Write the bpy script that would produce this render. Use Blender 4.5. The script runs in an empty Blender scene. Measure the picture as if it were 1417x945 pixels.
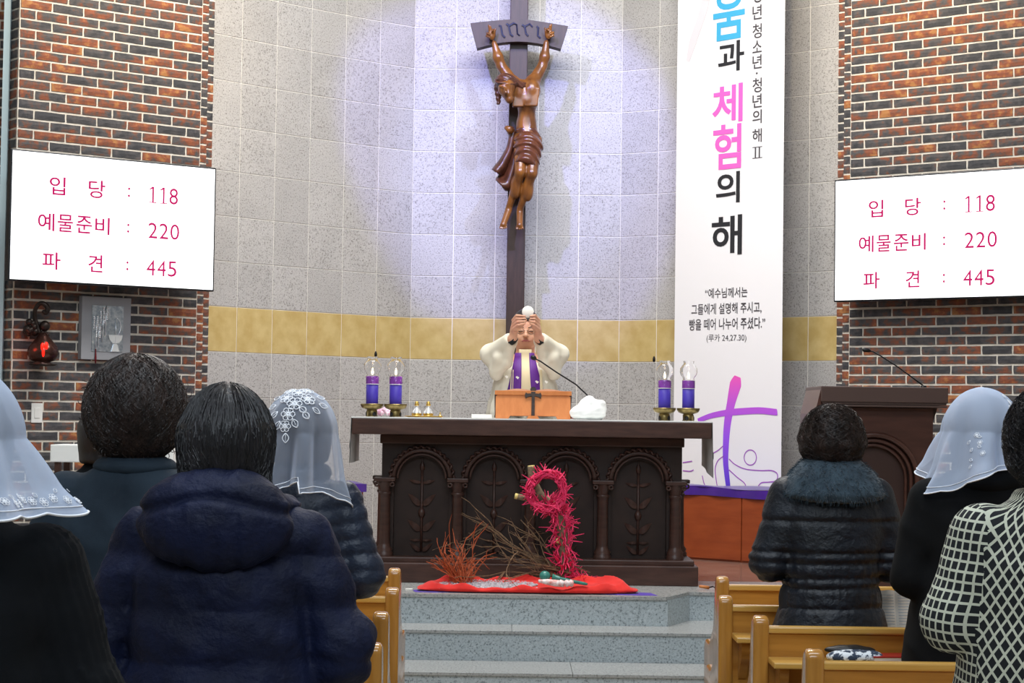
import bpy, bmesh, math, random
import numpy as np
from mathutils import Vector, Matrix, Euler
random.seed(7); rng = np.random.default_rng(7)
PI = math.pi
SC = bpy.context.scene
COL = SC.collection
# ------------------------------------------------------------------ camera
F = 2660.0
CAM_H = 1.455
PITCH = math.atan(103.5/F)
ROLL = math.radians(0.80)
cam = bpy.data.objects.new('camera', bpy.data.cameras.new('camera'))
COL.objects.link(cam)
cam.data.lens = F*36/1417; cam.data.sensor_width = 36
RM = Matrix.Rotation(PI/2+PITCH, 3, 'X') @ Matrix.Rotation(ROLL, 3, 'Z')
cam.location = (0, 0, CAM_H); cam.rotation_euler = RM.to_euler()
cam.data.clip_end = 60
SC.camera = cam
# ------------------------------------------------------------------ view
SC.view_settings.view_transform = 'Standard'; SC.view_settings.look = 'None'
SC.view_settings.gamma = 1; SC.view_settings.exposure = 0.0
w = bpy.data.worlds.new('world'); SC.world = w; w.use_nodes = True
w.node_tree.nodes['Background'].inputs[0].default_value = (0.85, 0.9, 1, 1)
w.node_tree.nodes['Background'].inputs[1].default_value = 0.35

def area(name, loc, target, size, power, color=(1, 1, 1), sy=None, spread=None):
    l = bpy.data.lights.new(name, 'AREA'); l.energy = power; l.color = color
    l.shape = 'RECTANGLE'; l.size = size; l.size_y = sy or size
    if spread: l.spread = math.radians(spread)
    o = bpy.data.objects.new(name, l); COL.objects.link(o); o.location = loc
    o.rotation_euler = (Vector(target)-Vector(loc)).to_track_quat('-Z', 'Y').to_euler()
    return o
def spot(name, loc, target, power, ang, color=(1, 1, 1), blend=.4, rad=.06):
    l = bpy.data.lights.new(name, 'SPOT'); l.energy = power; l.color = color
    l.spot_size = math.radians(ang); l.spot_blend = blend; l.shadow_soft_size = rad
    o = bpy.data.objects.new(name, l); COL.objects.link(o); o.location = loc
    o.rotation_euler = (Vector(target)-Vector(loc)).to_track_quat('-Z', 'Y').to_euler()
    return o
# ceiling lights of the hall and the sanctuary, and the spots on the apse
area('sanctuary_ceiling_light', (0, 10.4, 6.4), (0, 11.9, 1.2), 3.2, 400, (1, .98, .95), 1.6)
area('nave_ceiling_light', (0, 5.0, 6.4), (0, 7.0, 1.0), 5.0, 300, (.84, .92, 1), 2.5)
area('rear_ceiling_light', (0, -1.5, 6.0), (0, 6.0, 1.4), 5.0, 330, (.78, .89, 1), 2.5)
spot('crucifix_spotlight', (-1.5, 10.2, 6.0), (-.05, 14.8, 3.55), 900, 29, (.30, .30, 1.0), .30)
spot('crucifix_spotlight', (1.5, 10.2, 6.0), (.10, 14.8, 3.55), 560, 24, (.42, .52, 1.0), .5)
spot('warm_spotlight', (-1.2, 10.4, 6.2), (-2.6, 12.6, 4.7), 330, 50, (1, .74, .36), 1)
spot('warm_spotlight', (1.2, 10.4, 6.2), (2.8, 12.8, 4.7), 330, 50, (1, .74, .36), 1)

# ------------------------------------------------------------------ pixel helpers
def ray(px, py):
    return RM @ Vector(((px-708.5)/F, -(py-472.5)/F, -1))
def at(px, py, Y):
    d = ray(px, py); return Vector((0, 0, CAM_H)) + d*(Y/d.y)
def hit(px, py, p0, n):
    d = ray(px, py); o = Vector((0, 0, CAM_H)); n = Vector(n)
    return o + d*((Vector(p0)-o).dot(n)/d.dot(n))
# ------------------------------------------------------------------ colours / materials
def lin(c):
    if isinstance(c, str):
        c = [int(c[i:i+2], 16)/255 for i in (0, 2, 4)]
    return [(x/12.92 if x <= .04045 else ((x+.055)/1.055)**2.4) for x in c[:3]] + [1]
class NT:
    def __init__(s, name):
        s.m = bpy.data.materials.new(name); s.m.use_nodes = True
        s.t = s.m.node_tree; s.b = s.t.nodes['Principled BSDF']
    def n(s, typ, **k):
        nd = s.t.nodes.new(typ)
        for a, v in k.items():
            if a.startswith('i_'): nd.inputs[int(a[2:]) if a[2:].isdigit() else a[2:].replace('_', ' ')].default_value = v
            else: setattr(nd, a, v)
        return nd
    def l(s, a, b): s.t.links.new(a, b)
    def ramp(s, src, stops, interp='LINEAR'):
        r = s.n('ShaderNodeValToRGB'); r.color_ramp.interpolation = interp
        e = r.color_ramp.elements
        while len(e) < len(stops): e.new(.5)
        for k, (p, c) in enumerate(stops): e[k].position = p; e[k].color = c
        s.l(src, r.inputs[0]); return r
    def coord(s, scale=(1, 1, 1), which='Object', rnd=False):
        tc = s.n('ShaderNodeTexCoord'); mp = s.n('ShaderNodeMapping'); mp.inputs[3].default_value = scale
        s.l(tc.outputs[which], mp.inputs[0])
        if rnd:
            oi = s.n('ShaderNodeObjectInfo'); cx = s.n('ShaderNodeCombineXYZ'); mu = s.n('ShaderNodeMath', operation='MULTIPLY', i_1=37.0)
            s.l(oi.outputs['Random'], mu.inputs[0])
            for k in range(3): s.l(mu.outputs[0], cx.inputs[k])
            s.l(cx.outputs[0], mp.inputs[1])
        return mp.outputs[0]
    def noise(s, co, scale, detail=4, rough=.55):
        nn = s.n('ShaderNodeTexNoise'); nn.inputs['Scale'].default_value = scale
        nn.inputs['Detail'].default_value = detail; nn.inputs['Roughness'].default_value = rough
        s.l(co, nn.inputs['Vector']); return nn.outputs[0]
    def bump(s, h, strength, dist=.01):
        b = s.n('ShaderNodeBump'); b.inputs['Strength'].default_value = strength; b.inputs['Distance'].default_value = dist
        s.l(h, b.inputs['Height']); s.l(b.outputs[0], s.b.inputs['Normal'])
def mat(name, col, rough=.5, metal=0, col2=None, nscale=8, nstretch=(1, 1, 1), lo=.35, hi=.65, bump=0, bscale=60, bdist=.003, bstretch=None,
        sheen=0, coat=0, emis=None, estr=0, trans=0, alpha=1, ior=1.45, spec=.5, rnd=False, sss=0, detail=4):
    t = NT(name); b = t.b
    b.inputs['Base Color'].default_value = lin(col); b.inputs['Roughness'].default_value = rough
    b.inputs['Metallic'].default_value = metal; b.inputs['Specular IOR Level'].default_value = spec
    b.inputs['IOR'].default_value = ior
    if sheen: b.inputs['Sheen Weight'].default_value = sheen; b.inputs['Sheen Roughness'].default_value = .5
    if coat: b.inputs['Coat Weight'].default_value = coat; b.inputs['Coat Roughness'].default_value = .12
    if emis: b.inputs['Emission Color'].default_value = lin(emis); b.inputs['Emission Strength'].default_value = estr
    if trans: b.inputs['Transmission Weight'].default_value = trans
    if alpha < 1: b.inputs['Alpha'].default_value = alpha
    if sss: b.inputs['Subsurface Weight'].default_value = sss; b.inputs['Subsurface Radius'].default_value = (.01, .004, .002); b.inputs['Subsurface Scale'].default_value = 1
    if col2:
        r = t.ramp(t.noise(t.coord(nstretch, rnd=rnd), nscale, detail), [(lo, lin(col)), (hi, lin(col2))]); t.l(r.outputs[0], b.inputs['Base Color'])
    if bump: t.bump(t.noise(t.coord(bstretch or nstretch), bscale, 5), bump, bdist)
    return t.m
M = {}
# ------------------------------------------------------------------ object helpers
def link(o, parent=None):
    COL.objects.link(o)
    if parent is not None: o.parent = parent
    return o
def meshdata(name, verts, faces, smooth=False, uv=None):
    me = bpy.data.meshes.new(name)
    me.from_pydata([tuple(map(float, v)) for v in verts] if not isinstance(verts, np.ndarray) else verts.tolist(), [], faces if not isinstance(faces, np.ndarray) else faces.tolist())
    me.update()
    if smooth: me.polygons.foreach_set('use_smooth', [True]*len(me.polygons))
    return me
def obj(name, me, m=None, parent=None, loc=None, rot=None, label=None):
    if isinstance(me, bmesh.types.BMesh):
        b = me; me = bpy.data.meshes.new(name); b.to_mesh(me); b.free()
    elif isinstance(me, MB): me = me.mesh(name)
    if m is not None and not me.materials: me.materials.append(M[m] if isinstance(m, str) else m)
    o = bpy.data.objects.new(name, me); link(o, parent)
    if loc is not None: o.location = loc
    if rot is not None: o.rotation_euler = rot
    if label: o['label'] = label
    return o
def tag(o, label, cat, group=None, kind=None):
    if label: o['label'] = label
    if cat: o['category'] = cat
    if group: o['group'] = group
    if kind: o['kind'] = kind
    return o
def thing(name, label, cat, loc=(0, 0, 0), rot=(0, 0, 0), group=None, scale=None):
    o = bpy.data.objects.new(name, None); link(o); o.location = loc; o.rotation_euler = rot
    if scale: o.scale = (scale,)*3 if not hasattr(scale, '__len__') else scale
    o.empty_display_size = .1
    return tag(o, label, cat, group)
def struct(name, me, m, loc=None, rot=None, parent=None, label=None):
    o = obj(name, me, m, parent, loc, rot, label)
    if parent is None: o['kind'] = 'structure'
    return o
class MB:
    """mesh collector"""
    def __init__(s): s.v = []; s.f = []; s.sm = []
    def add(s, v, f, smooth=False, M4=None):
        n = len(s.v)
        s.v += [tuple(M4 @ Vector(p)) if M4 is not None else tuple(p) for p in v]
        s.f += [tuple(i+n for i in q) for q in f]; s.sm += [smooth]*len(f); return s
    def box(s, lo, hi, M4=None):
        x0, y0, z0 = lo; x1, y1, z1 = hi
        v = [(x0, y0, z0), (x1, y0, z0), (x1, y1, z0), (x0, y1, z0), (x0, y0, z1), (x1, y0, z1), (x1, y1, z1), (x0, y1, z1)]
        return s.add(v, [(0, 3, 2, 1), (4, 5, 6, 7), (0, 1, 5, 4), (1, 2, 6, 5), (2, 3, 7, 6), (3, 0, 4, 7)], False, M4)
    def cbox(s, lo, hi, c=.004, M4=None):
        """box with chamfered edges"""
        b = bmesh.new(); bmesh.ops.create_cube(b, size=1)
        for v in b.verts: v.co = Vector(((lo[k]+hi[k])/2+v.co[k]*(hi[k]-lo[k]) for k in range(3)))
        bmesh.ops.bevel(b, geom=list(b.edges), offset=c, segments=2, affect='EDGES', profile=.6)
        b.verts.index_update()
        s.add([v.co.copy() for v in b.verts], [[v.index for v in f.verts] for f in b.faces], False, M4); b.free(); return s
    def tube(s, pts, rad, n=8, cap=True, M4=None, smooth=True, flat=1.0):
        pts = [Vector(p) for p in pts]; k = len(pts)
        if not hasattr(rad, '__len__'): rad = [rad]*k
        v = []; prev = None
        for i, p in enumerate(pts):
            d = (pts[min(i+1, k-1)]-pts[max(i-1, 0)])
            if d.length < 1e-9: d = Vector((0, 0, 1))
            d.normalize()
            if prev is None: a = d.orthogonal().normalized()
            else:
                a = prev - d*prev.dot(d)
                a = a.normalized() if a.length > 1e-6 else d.orthogonal().normalized()
            prev = a; b = d.cross(a)
            for j in range(n):
                t = 2*PI*j/n; v.append(p + a*(rad[i]*math.cos(t)) + b*(rad[i]*flat*math.sin(t)))
        f = [(i*n+j, i*n+(j+1) % n, (i+1)*n+(j+1) % n, (i+1)*n+j) for i in range(k-1) for j in range(n)]
        if cap: f += [tuple(reversed(range(n))), tuple(range((k-1)*n, k*n))]
        return s.add(v, f, smooth, M4)
    def lathe(s, prof, n=24, M4=None, cx=0, cy=0, cap=False):
        v = [(cx+r*math.cos(2*PI*j/n), cy+r*math.sin(2*PI*j/n), z) for r, z in prof for j in range(n)]; k = len(prof)
        f = [(i*n+j, i*n+(j+1) % n, (i+1)*n+(j+1) % n, (i+1)*n+j) for i in range(k-1) for j in range(n)]
        if cap: f += [tuple(reversed(range(n))), tuple(range((k-1)*n, k*n))]
        return s.add(v, f, True, M4)
    def prism(s, poly, y0, y1, M4=None):
        """poly in x,z extruded in y"""
        n = len(poly); v = [(x, y0, z) for x, z in poly]+[(x, y1, z) for x, z in poly]
        f = [tuple(range(n)), tuple(reversed(range(n, 2*n)))]+[(i, i+n, (i+1) % n+n, (i+1) % n) for i in range(n)]
        return s.add(v, f, False, M4)
    def grid(s, fn, nu, nv, smooth=True, M4=None, closeu=False):
        v = [fn(i/(nu if closeu else nu-1), j/(nv-1)) for j in range(nv) for i in range(nu)]
        f = [(j*nu+i, j*nu+(i+1) % nu, (j+1)*nu+(i+1) % nu, (j+1)*nu+i) for j in range(nv-1) for i in range(nu if closeu else nu-1)]
        return s.add(v, f, smooth, M4)
    def ball(s, c, r, nu=14, nv=9, M4=None):
        if not hasattr(r, '__len__'): r = (r, r, r)
        return s.grid(lambda u, v: (c[0]+r[0]*math.sin(PI*v)*math.cos(2*PI*u), c[1]+r[1]*math.sin(PI*v)*math.sin(2*PI*u), c[2]-r[2]*math.cos(PI*v)), nu, nv, True, M4, True)
    def mesh(s, name):
        me = bpy.data.meshes.new(name); me.from_pydata([tuple(p) for p in s.v], [], s.f); me.update()
        me.polygons.foreach_set('use_smooth', s.sm); return me
def copy_tree(o, parent=None):
    c = o.copy(); COL.objects.link(c)
    if parent is not None: c.parent = parent
    for ch in list(o.children): copy_tree(ch, c)
    return c
# ------------------------------------------------------------------ signed-distance modelling (surface nets)
def smin(a, b, k=.02):
    h = np.clip(.5+.5*(b-a)/k, 0, 1); return b*(1-h)+a*h-k*h*(1-h)
def smax(a, b, k=.01): return -smin(-a, -b, k)
def cone(P, a, b, ra, rb):
    a = np.array(a, np.float32); b = np.array(b, np.float32); ba = b-a; L = float(ba@ba) or 1e-9
    t = np.clip(((P[0]-a[0])*ba[0]+(P[1]-a[1])*ba[1]+(P[2]-a[2])*ba[2])/L, 0, 1)
    return np.sqrt((P[0]-a[0]-t*ba[0])**2+(P[1]-a[1]-t*ba[1])**2+(P[2]-a[2]-t*ba[2])**2)-(ra+(rb-ra)*t)
def ell(P, c, r, R=None):
    x, y, z = P[0]-c[0], P[1]-c[1], P[2]-c[2]
    if R is not None:
        Ri = R.transposed(); x, y, z = (Ri[0][0]*x+Ri[0][1]*y+Ri[0][2]*z, Ri[1][0]*x+Ri[1][1]*y+Ri[1][2]*z, Ri[2][0]*x+Ri[2][1]*y+Ri[2][2]*z)
    k = np.sqrt((x/r[0])**2+(y/r[1])**2+(z/r[2])**2); g = np.sqrt((x/r[0]**2)**2+(y/r[1]**2)**2+(z/r[2]**2)**2)+1e-6
    return k*(k-1)/g
def column(P, tab, zlo, zhi, power=2.2):
    """lofted super-ellipse torso; tab rows (z, a, b, yoff)"""
    tab = sorted(tab); z = [r[0] for r in tab]
    a = np.interp(P[2], z, [r[1] for r in tab]); b = np.interp(P[2], z, [r[2] for r in tab]); yo = np.interp(P[2], z, [r[3] for r in tab])
    q = (np.abs(P[0]/a)**power+np.abs((P[1]-yo)/b)**power)**(1/power)
    d = (q-1)*np.minimum(a, b)
    return smax(smax(d, zlo-P[2], .015), P[2]-zhi, .015)
_nz = [(rng.normal(size=3), rng.uniform(0, 6.28)) for _ in range(24)]
def wob(P, f, o=0, n=6):
    s = 0
    for k in range(n):
        d, ph = _nz[(k+o*5) % 24]; s = s+np.sin((P[0]*d[0]+P[1]*d[1]+P[2]*d[2])*f*(.7+.15*k)+ph+o)
    return s/n
def nets(fn, lo, hi, h, name='sdf'):
    ax = [np.arange(lo[k]-h, hi[k]+2*h, h, dtype=np.float32) for k in range(3)]
    X, Y, Z = np.meshgrid(*ax, indexing='ij'); D = fn((X, Y, Z)).astype(np.float32)
    D[0] = D[-1] = 1; D[:, 0] = D[:, -1] = 1; D[:, :, 0] = D[:, :, -1] = 1
    S = D < 0
    nx, ny, nz = [s-1 for s in D.shape]
    c = np.zeros((nx, ny, nz), np.int8)
    for i in (0, 1):
        for j in (0, 1):
            for k in (0, 1): c += S[i:i+nx, j:j+ny, k:k+nz]
    act = (c > 0) & (c < 8); idx = -np.ones(act.shape, np.int64); ii = np.argwhere(act); idx[act] = np.arange(len(ii))
    acc = np.zeros((len(ii), 3)); cnt = np.zeros(len(ii))
    cor = [(i, j, k) for i in (0, 1) for j in (0, 1) for k in (0, 1)]
    dv = {q: D[ii[:, 0]+q[0], ii[:, 1]+q[1], ii[:, 2]+q[2]] for q in cor}
    for a in cor:
        for b in cor:
            if a < b and sum(abs(a[k]-b[k]) for k in range(3)) == 1:
                da, db = dv[a], dv[b]; m = (da < 0) != (db < 0)
                t = np.where(m, da/np.where(m, da-db, 1), 0)
                p = np.array(a)[None]+t[:, None]*(np.array(b)-np.array(a))[None]
                acc += p*m[:, None]; cnt += m
    V = (ii+acc/cnt[:, None])*h+np.array([a[0] for a in ax])
    faces = []
    for axis in range(3):
        sl0 = [slice(None)]*3; sl1 = [slice(None)]*3; sl0[axis] = slice(0, -1); sl1[axis] = slice(1, None)
        a, b = S[tuple(sl0)], S[tuple(sl1)]; e = np.argwhere(a != b)
        u, v = [(1, 2), (2, 0), (0, 1)][axis]
        ok = (e[:, u] > 0) & (e[:, v] > 0) & (e[:, u] < D.shape[u]-1) & (e[:, v] < D.shape[v]-1); e = e[ok]
        fl = a[e[:, 0], e[:, 1], e[:, 2]]
        def g(du, dv_):
            q = e.copy(); q[:, u] -= du; q[:, v] -= dv_; return idx[q[:, 0], q[:, 1], q[:, 2]]
        Q = np.stack([g(1, 1), g(0, 1), g(0, 0), g(1, 0)], 1)
        Q[~fl] = Q[~fl][:, ::-1]; faces.append(Q)
    Q = np.concatenate(faces); Q = Q[(Q >= 0).all(1)]
    me = bpy.data.meshes.new(name); me.vertices.add(len(V)); me.vertices.foreach_set('co', V.astype(np.float32).ravel())
    me.loops.add(Q.size); me.loops.foreach_set('vertex_index', Q.astype(np.int32).ravel())
    me.polygons.add(len(Q)); me.polygons.foreach_set('loop_start', np.arange(0, Q.size, 4, dtype=np.int32))
    me.polygons.foreach_set('use_smooth', np.ones(len(Q), bool)); me.update(calc_edges=True); me.validate()
    return me
def text_mesh(body, size=1.0, bold=0.0, depth=0.0, align='CENTER'):
    cu = bpy.data.curves.new('lettering', 'FONT'); cu.body = body; cu.size = size; cu.align_x = align; cu.align_y = 'BOTTOM_BASELINE'
    cu.offset = bold*size; cu.extrude = depth; cu.resolution_u = 4; cu.fill_mode = 'BOTH' if depth else 'FRONT'
    o = bpy.data.objects.new('tmp', cu); COL.objects.link(o); bpy.context.view_layer.update()
    me = bpy.data.meshes.new_from_object(o.evaluated_get(bpy.context.evaluated_depsgraph_get()))
    bpy.data.objects.remove(o); me.materials.clear(); return me
def fit_text(body, x0, z0, x1, z1, bold=0, align=None):
    """flat lettering mesh stretched into the rectangle x0..x1, z0..z1 of the x-z plane (facing -y)"""
    me = text_mesh(body, 1.0, bold); n = len(me.vertices); co = np.zeros(n*3); me.vertices.foreach_get('co', co); co = co.reshape(-1, 3)
    a, b = co.min(0), co.max(0)
    X = x0+(co[:, 0]-a[0])/(b[0]-a[0])*(x1-x0); Z = z0+(co[:, 1]-a[1])/(b[1]-a[1])*(z1-z0)
    return [(x, 0, z) for x, z in zip(X, Z)], [tuple(p.vertices) for p in me.polygons]
# ================================================================== MATERIALS
def granite(name, base, dark, light, rough=.45, spec=.4, tint=None):
    t = NT(name); co = t.coord((1, 1, 1), rnd=True)
    n1 = t.noise(co, 95, 3, .7); r1 = t.ramp(n1, [(.36, lin(dark)), (.47, lin(base)), (.60, lin(base)), (.70, lin(light))])
    n2 = t.noise(co, 3, 2); mx = t.n('ShaderNodeMix', data_type='RGBA', blend_type='MULTIPLY'); mx.inputs[0].default_value = .5
    r2 = t.ramp(n2, [(.3, (.82, .82, .82, 1)), (.7, (1, 1, 1, 1))]); t.l(r1.outputs[0], mx.inputs[6]); t.l(r2.outputs[0], mx.inputs[7])
    oi = t.n('ShaderNodeObjectInfo'); r3 = t.ramp(oi.outputs['Random'], [(0, (.90, .90, .90, 1)), (1, (1, 1, 1, 1))])
    m2 = t.n('ShaderNodeMix', data_type='RGBA', blend_type='MULTIPLY'); m2.inputs[0].default_value = 1
    t.l(mx.outputs[2], m2.inputs[6]); t.l(r3.outputs[0], m2.inputs[7]); t.l(m2.outputs[2], t.b.inputs['Base Color'])
    t.b.inputs['Roughness'].default_value = rough; t.b.inputs['Specular IOR Level'].default_value = spec
    t.bump(n1, .12, .001); return t.m
M['granite'] = granite('granite_tile', 'bebbb8', '87837f', 'd2cfcb')
M['granite_step'] = granite('granite_step', 'b2bdc1', '6d777b', 'd0dade', .3, .5)
M['granite_tread'] = granite('granite_tread', 'a6a8a6', '767878', 'bcbebc', .25, .5)
M['ochre'] = mat('ochre_tile', 'cdb67c', .35, col2='bda265', nscale=9, spec=.45, rnd=True)
M['grout'] = mat('grout', 'f0ece4', .9)
M['mortar'] = mat('mortar', 'd9d2c6', .95, col2='c6beb0', nscale=18, bump=.5, bscale=120)
def brick_mat(name, island):
    t = NT(name); co = t.coord((1, 1, 1), rnd=not island)
    if island: src = t.n('ShaderNodeNewGeometry').outputs['Random Per Island']
    else: src = t.n('ShaderNodeObjectInfo').outputs['Random']
    ns = t.noise(co, 13, 3, .6)
    a = t.n('ShaderNodeMath', operation='MULTIPLY_ADD'); t.l(ns, a.inputs[0]); a.inputs[1].default_value = 1.9
    s2 = t.n('ShaderNodeMath', operation='MULTIPLY_ADD'); t.l(src, s2.inputs[0]); s2.inputs[1].default_value = .62; s2.inputs[2].default_value = -.83
    t.l(s2.outputs[0], a.inputs[2])
    r = t.ramp(a.outputs[0], [(.10, lin('37373a')), (.38, lin('4c494a')), (.50, lin('5f463c')), (.60, lin('744431')), (.78, lin('87492e')), (.95, lin('a06c3c'))])
    t.l(r.outputs[0], t.b.inputs['Base Color']); t.b.inputs['Roughness'].default_value = .75
    n3 = t.noise(t.coord((1, 1, 1.6)), 70, 5, .6); t.bump(n3, .55, .005); return t.m
M['brick'] = brick_mat('clinker_brick', False); M['brick_far'] = brick_mat('clinker_brick_courses', True)
M['plaster'] = mat('plaster', 'c9c6c0', .9)
M['ceil'] = mat('ceiling_plaster', 'd8d5cf', .9)
M['floor_brown'] = mat('polished_floor', '8f7468', .18, col2='7d6258', nscale=5, spec=.5)
M['floor_nave'] = mat('nave_floor', 'a39a8c', .3, col2='968c7e', nscale=4)
M['bluetrim'] = mat('pale_blue_trim', 'b9cfd6', .5)

# ================================================================== SETTING
PZ = 0.48                                  # sanctuary platform level
def zprism(mb, poly, z0, z1):
    n = len(poly)
    v = [(x, y, z0) for x, y in poly]+[(x, y, z1) for x, y in poly]
    mb.add(v, [tuple(reversed(range(n))), tuple(range(n, 2*n))]+[(i, (i+1) % n, (i+1) % n+n, i+n) for i in range(n)])
    return mb
struct('floor', MB().box((-6, -5, -.1), (6, 11.0, 0)), 'floor_nave')
struct('ceiling', MB().box((-6, -5, 6.6), (6, 16.6, 6.7)), 'ceil')
struct('wall_left', MB().box((-6.1, -5, -.1), (-6, 16.6, 6.7)), 'plaster')
struct('wall_right', MB().box((6, -5, -.1), (6.1, 16.6, 6.7)), 'plaster')
struct('wall_back', MB().box((-6, -5.1, -.1), (6, -5, 6.7)), 'plaster')
struct('wall_front', MB().box((-6, 16.5, -.1), (6, 16.6, 6.7)), 'plaster')
# --- granite steps
def front(y, cx0, cx1, yr):                # front outline of a level with a projecting middle
    return [(-6, yr), (cx0-.15, yr), (cx0, y), (cx1, y), (cx1+.15, yr), (6, yr)]
E1, E2, E3 = 10.54, 10.23, 9.76
st = struct('trim_1', zprism(MB(), front(E1+.012, -1.25, .872, E1+.342)+[(6, 11.62), (-6, 11.62)], PZ-.16, PZ-.018), 'granite_step')
def slabs(parent, outline_y, z, cuts, y1, name='tread_slab', outline=None):
    if outline: obj(name, zprism(MB(), outline, z-.017, z), 'granite_tread', parent)
    for a, b in cuts:
        obj(name, MB().cbox((a+.001, outline_y, z-.017), (b-.001, y1, z), .002), 'granite_tread', parent)
slabs(st, None, PZ, [], 0, outline=front(E1, -1.25, .865, E1+.33)+[(6, 11.62), (-6, 11.62)])
st2 = struct('trim_2', MB().box((-6, E2+.012, 0), (6, E1+.5, PZ-.16-.0175)), 'granite_step')
slabs(st2, E2, PZ-.16, [(-6, -.9), (-.9, .02), (.02, 1.2), (1.2, 6)], E1+.5)
st3 = struct('trim_3', MB().box((-6, E3+.012, 0), (6, E2+.05, PZ-.32-.0175)), 'granite_step')
slabs(st3, E3, PZ-.32, [(-6, -1.0), (-1.0, .33), (.33, 1.5), (1.5, 6)], E2+.03)
struct('trim_4', MB().box((-6, 11.60, PZ-.2), (6, 16.5, PZ-.0005)), 'floor_brown')

# --- apse wall of granite tiles with one ochre course
TS = .322
def apse_cols():
    cols = []
    x, y = -.785, 14.8
    for a in (38, 41, 43, 45, 46, 47, 47):
        c, s = math.cos(math.radians(a)), math.sin(math.radians(a)); nx, ny = x-TS*c, y-TS*s
        cols.append((nx, ny, x, y)); x, y = nx, ny
    cols.reverse(); x, y = -.785, 14.8
    for k in range(5): cols.append((x, y, x+TS, y)); x += TS
    for a in (31, 34, 35, 37, 39, 40, 41):
        c, s = math.cos(math.radians(a)), math.sin(math.radians(a)); nx, ny = x+TS*c, y-TS*s
        cols.append((x, y, nx, ny)); x, y = nx, ny
    return cols
COLS = apse_cols()
ZB = at(620, 440, 14.8).z                 # top of the ochre course
mb = MB()
outer = [(c[0], c[1]) for c in COLS]+[COLS[-1][2:]]
for (a, b) in zip(outer[:-1], outer[1:]):
    d = Vector((b[0]-a[0], b[1]-a[1])); n = Vector((-d.y, d.x)).normalized()*.16
    zprism(mb, [a, b, (b[0]+n.x, b[1]+n.y), (a[0]+n.x, a[1]+n.y)], PZ, 6.6)
apse = struct('wall_apse', mb, 'grout')
def tile_mesh(name):
    b = MB().cbox((.0032, -.005, .0032), (TS-.0032, .004, TS-.0032), .0018); return b.mesh(name)
tm, om = tile_mesh('granite_tile'), tile_mesh('ochre_tile')
tm.materials.append(M['granite']); om.materials.append(M['ochre'])
far = MB()
rows = [ZB+TS*k for k in range(-8, 13)]
for r, z in enumerate(rows):
    if z < PZ-.02: z0c = None
    for (x0, y0, x1, y1) in COLS:
        ang = math.atan2(y1-y0, x1-x0)
        if z < PZ-.3 or z > 6.3: continue
        loc = (x0, y0, z)
        if z > 4.85 or z < PZ-.01:
            lo = max(0, PZ+.002-z); Mx = Matrix.Translation(loc) @ Matrix.Rotation(ang, 4, 'Z')
            if TS-.003-lo > .03: far.box((.003, -.010, max(.003, lo)), (TS-.003, .004, TS-.003), Mx)
            continue
        och = abs(z-(ZB-TS)) < .01
        o = obj('ochre_tile' if och else 'granite_tile', om if och else tm, None, apse, loc, (0, 0, ang))
        if och: o['label'] = 'yellow ochre tile of the band across the apse'
o = obj('upper_tiles', far, 'granite', apse); o['kind'] = 'stuff'
# little dark hooks that sit on tile joints
for px, py, Y in ((520, 490, 14.3), (905, 497, 14.5), (324, 487, 13.75)):
    p = at(px, py, Y)
    o = obj('cord_weight', MB().tube([(0, 0, .022), (0, 0, .008), (0, 0, -.012), (0, 0, -.022)], [.004, .010, .011, .004], 8), None, None, p)
    HOOKS = globals().setdefault('HOOKS', []); HOOKS.append(o)

# --- clinker brick walls
CH, BL, BH = .0640, .205, .0500
bvar = []
for k in range(6):
    b = bmesh.new(); bmesh.ops.create_grid(b, x_segments=4, y_segments=2, size=.5)
    for v in b.verts:
        ex = abs(v.co.x) > .49 or abs(v.co.y) > .49
        x, z = v.co.x, v.co.y
        v.co = Vector((x*(BL-.012), -.0075+(.002 if ex else -rng.uniform(0, .002)), z*BH))
        v.co.x += rng.uniform(-.0015, .0015); v.co.z += rng.uniform(-.0012, .0012)
    ed = [e for e in b.edges if e.is_boundary]
    r = bmesh.ops.extrude_edge_only(b, edges=ed)
    for v in [g for g in r['geom'] if isinstance(g, bmesh.types.BMVert)]: v.co.y = .02
    bmesh.ops.recalc_face_normals(b, faces=b.faces)
    me = bpy.data.meshes.new('brick'); b.to_mesh(me); b.free(); me.materials.append(M['brick']); bvar.append(me)
def addmesh(mb, me, M4): mb.add([M4 @ v.co for v in me.vertices], [tuple(p.vertices) for p in me.polygons])
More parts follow.
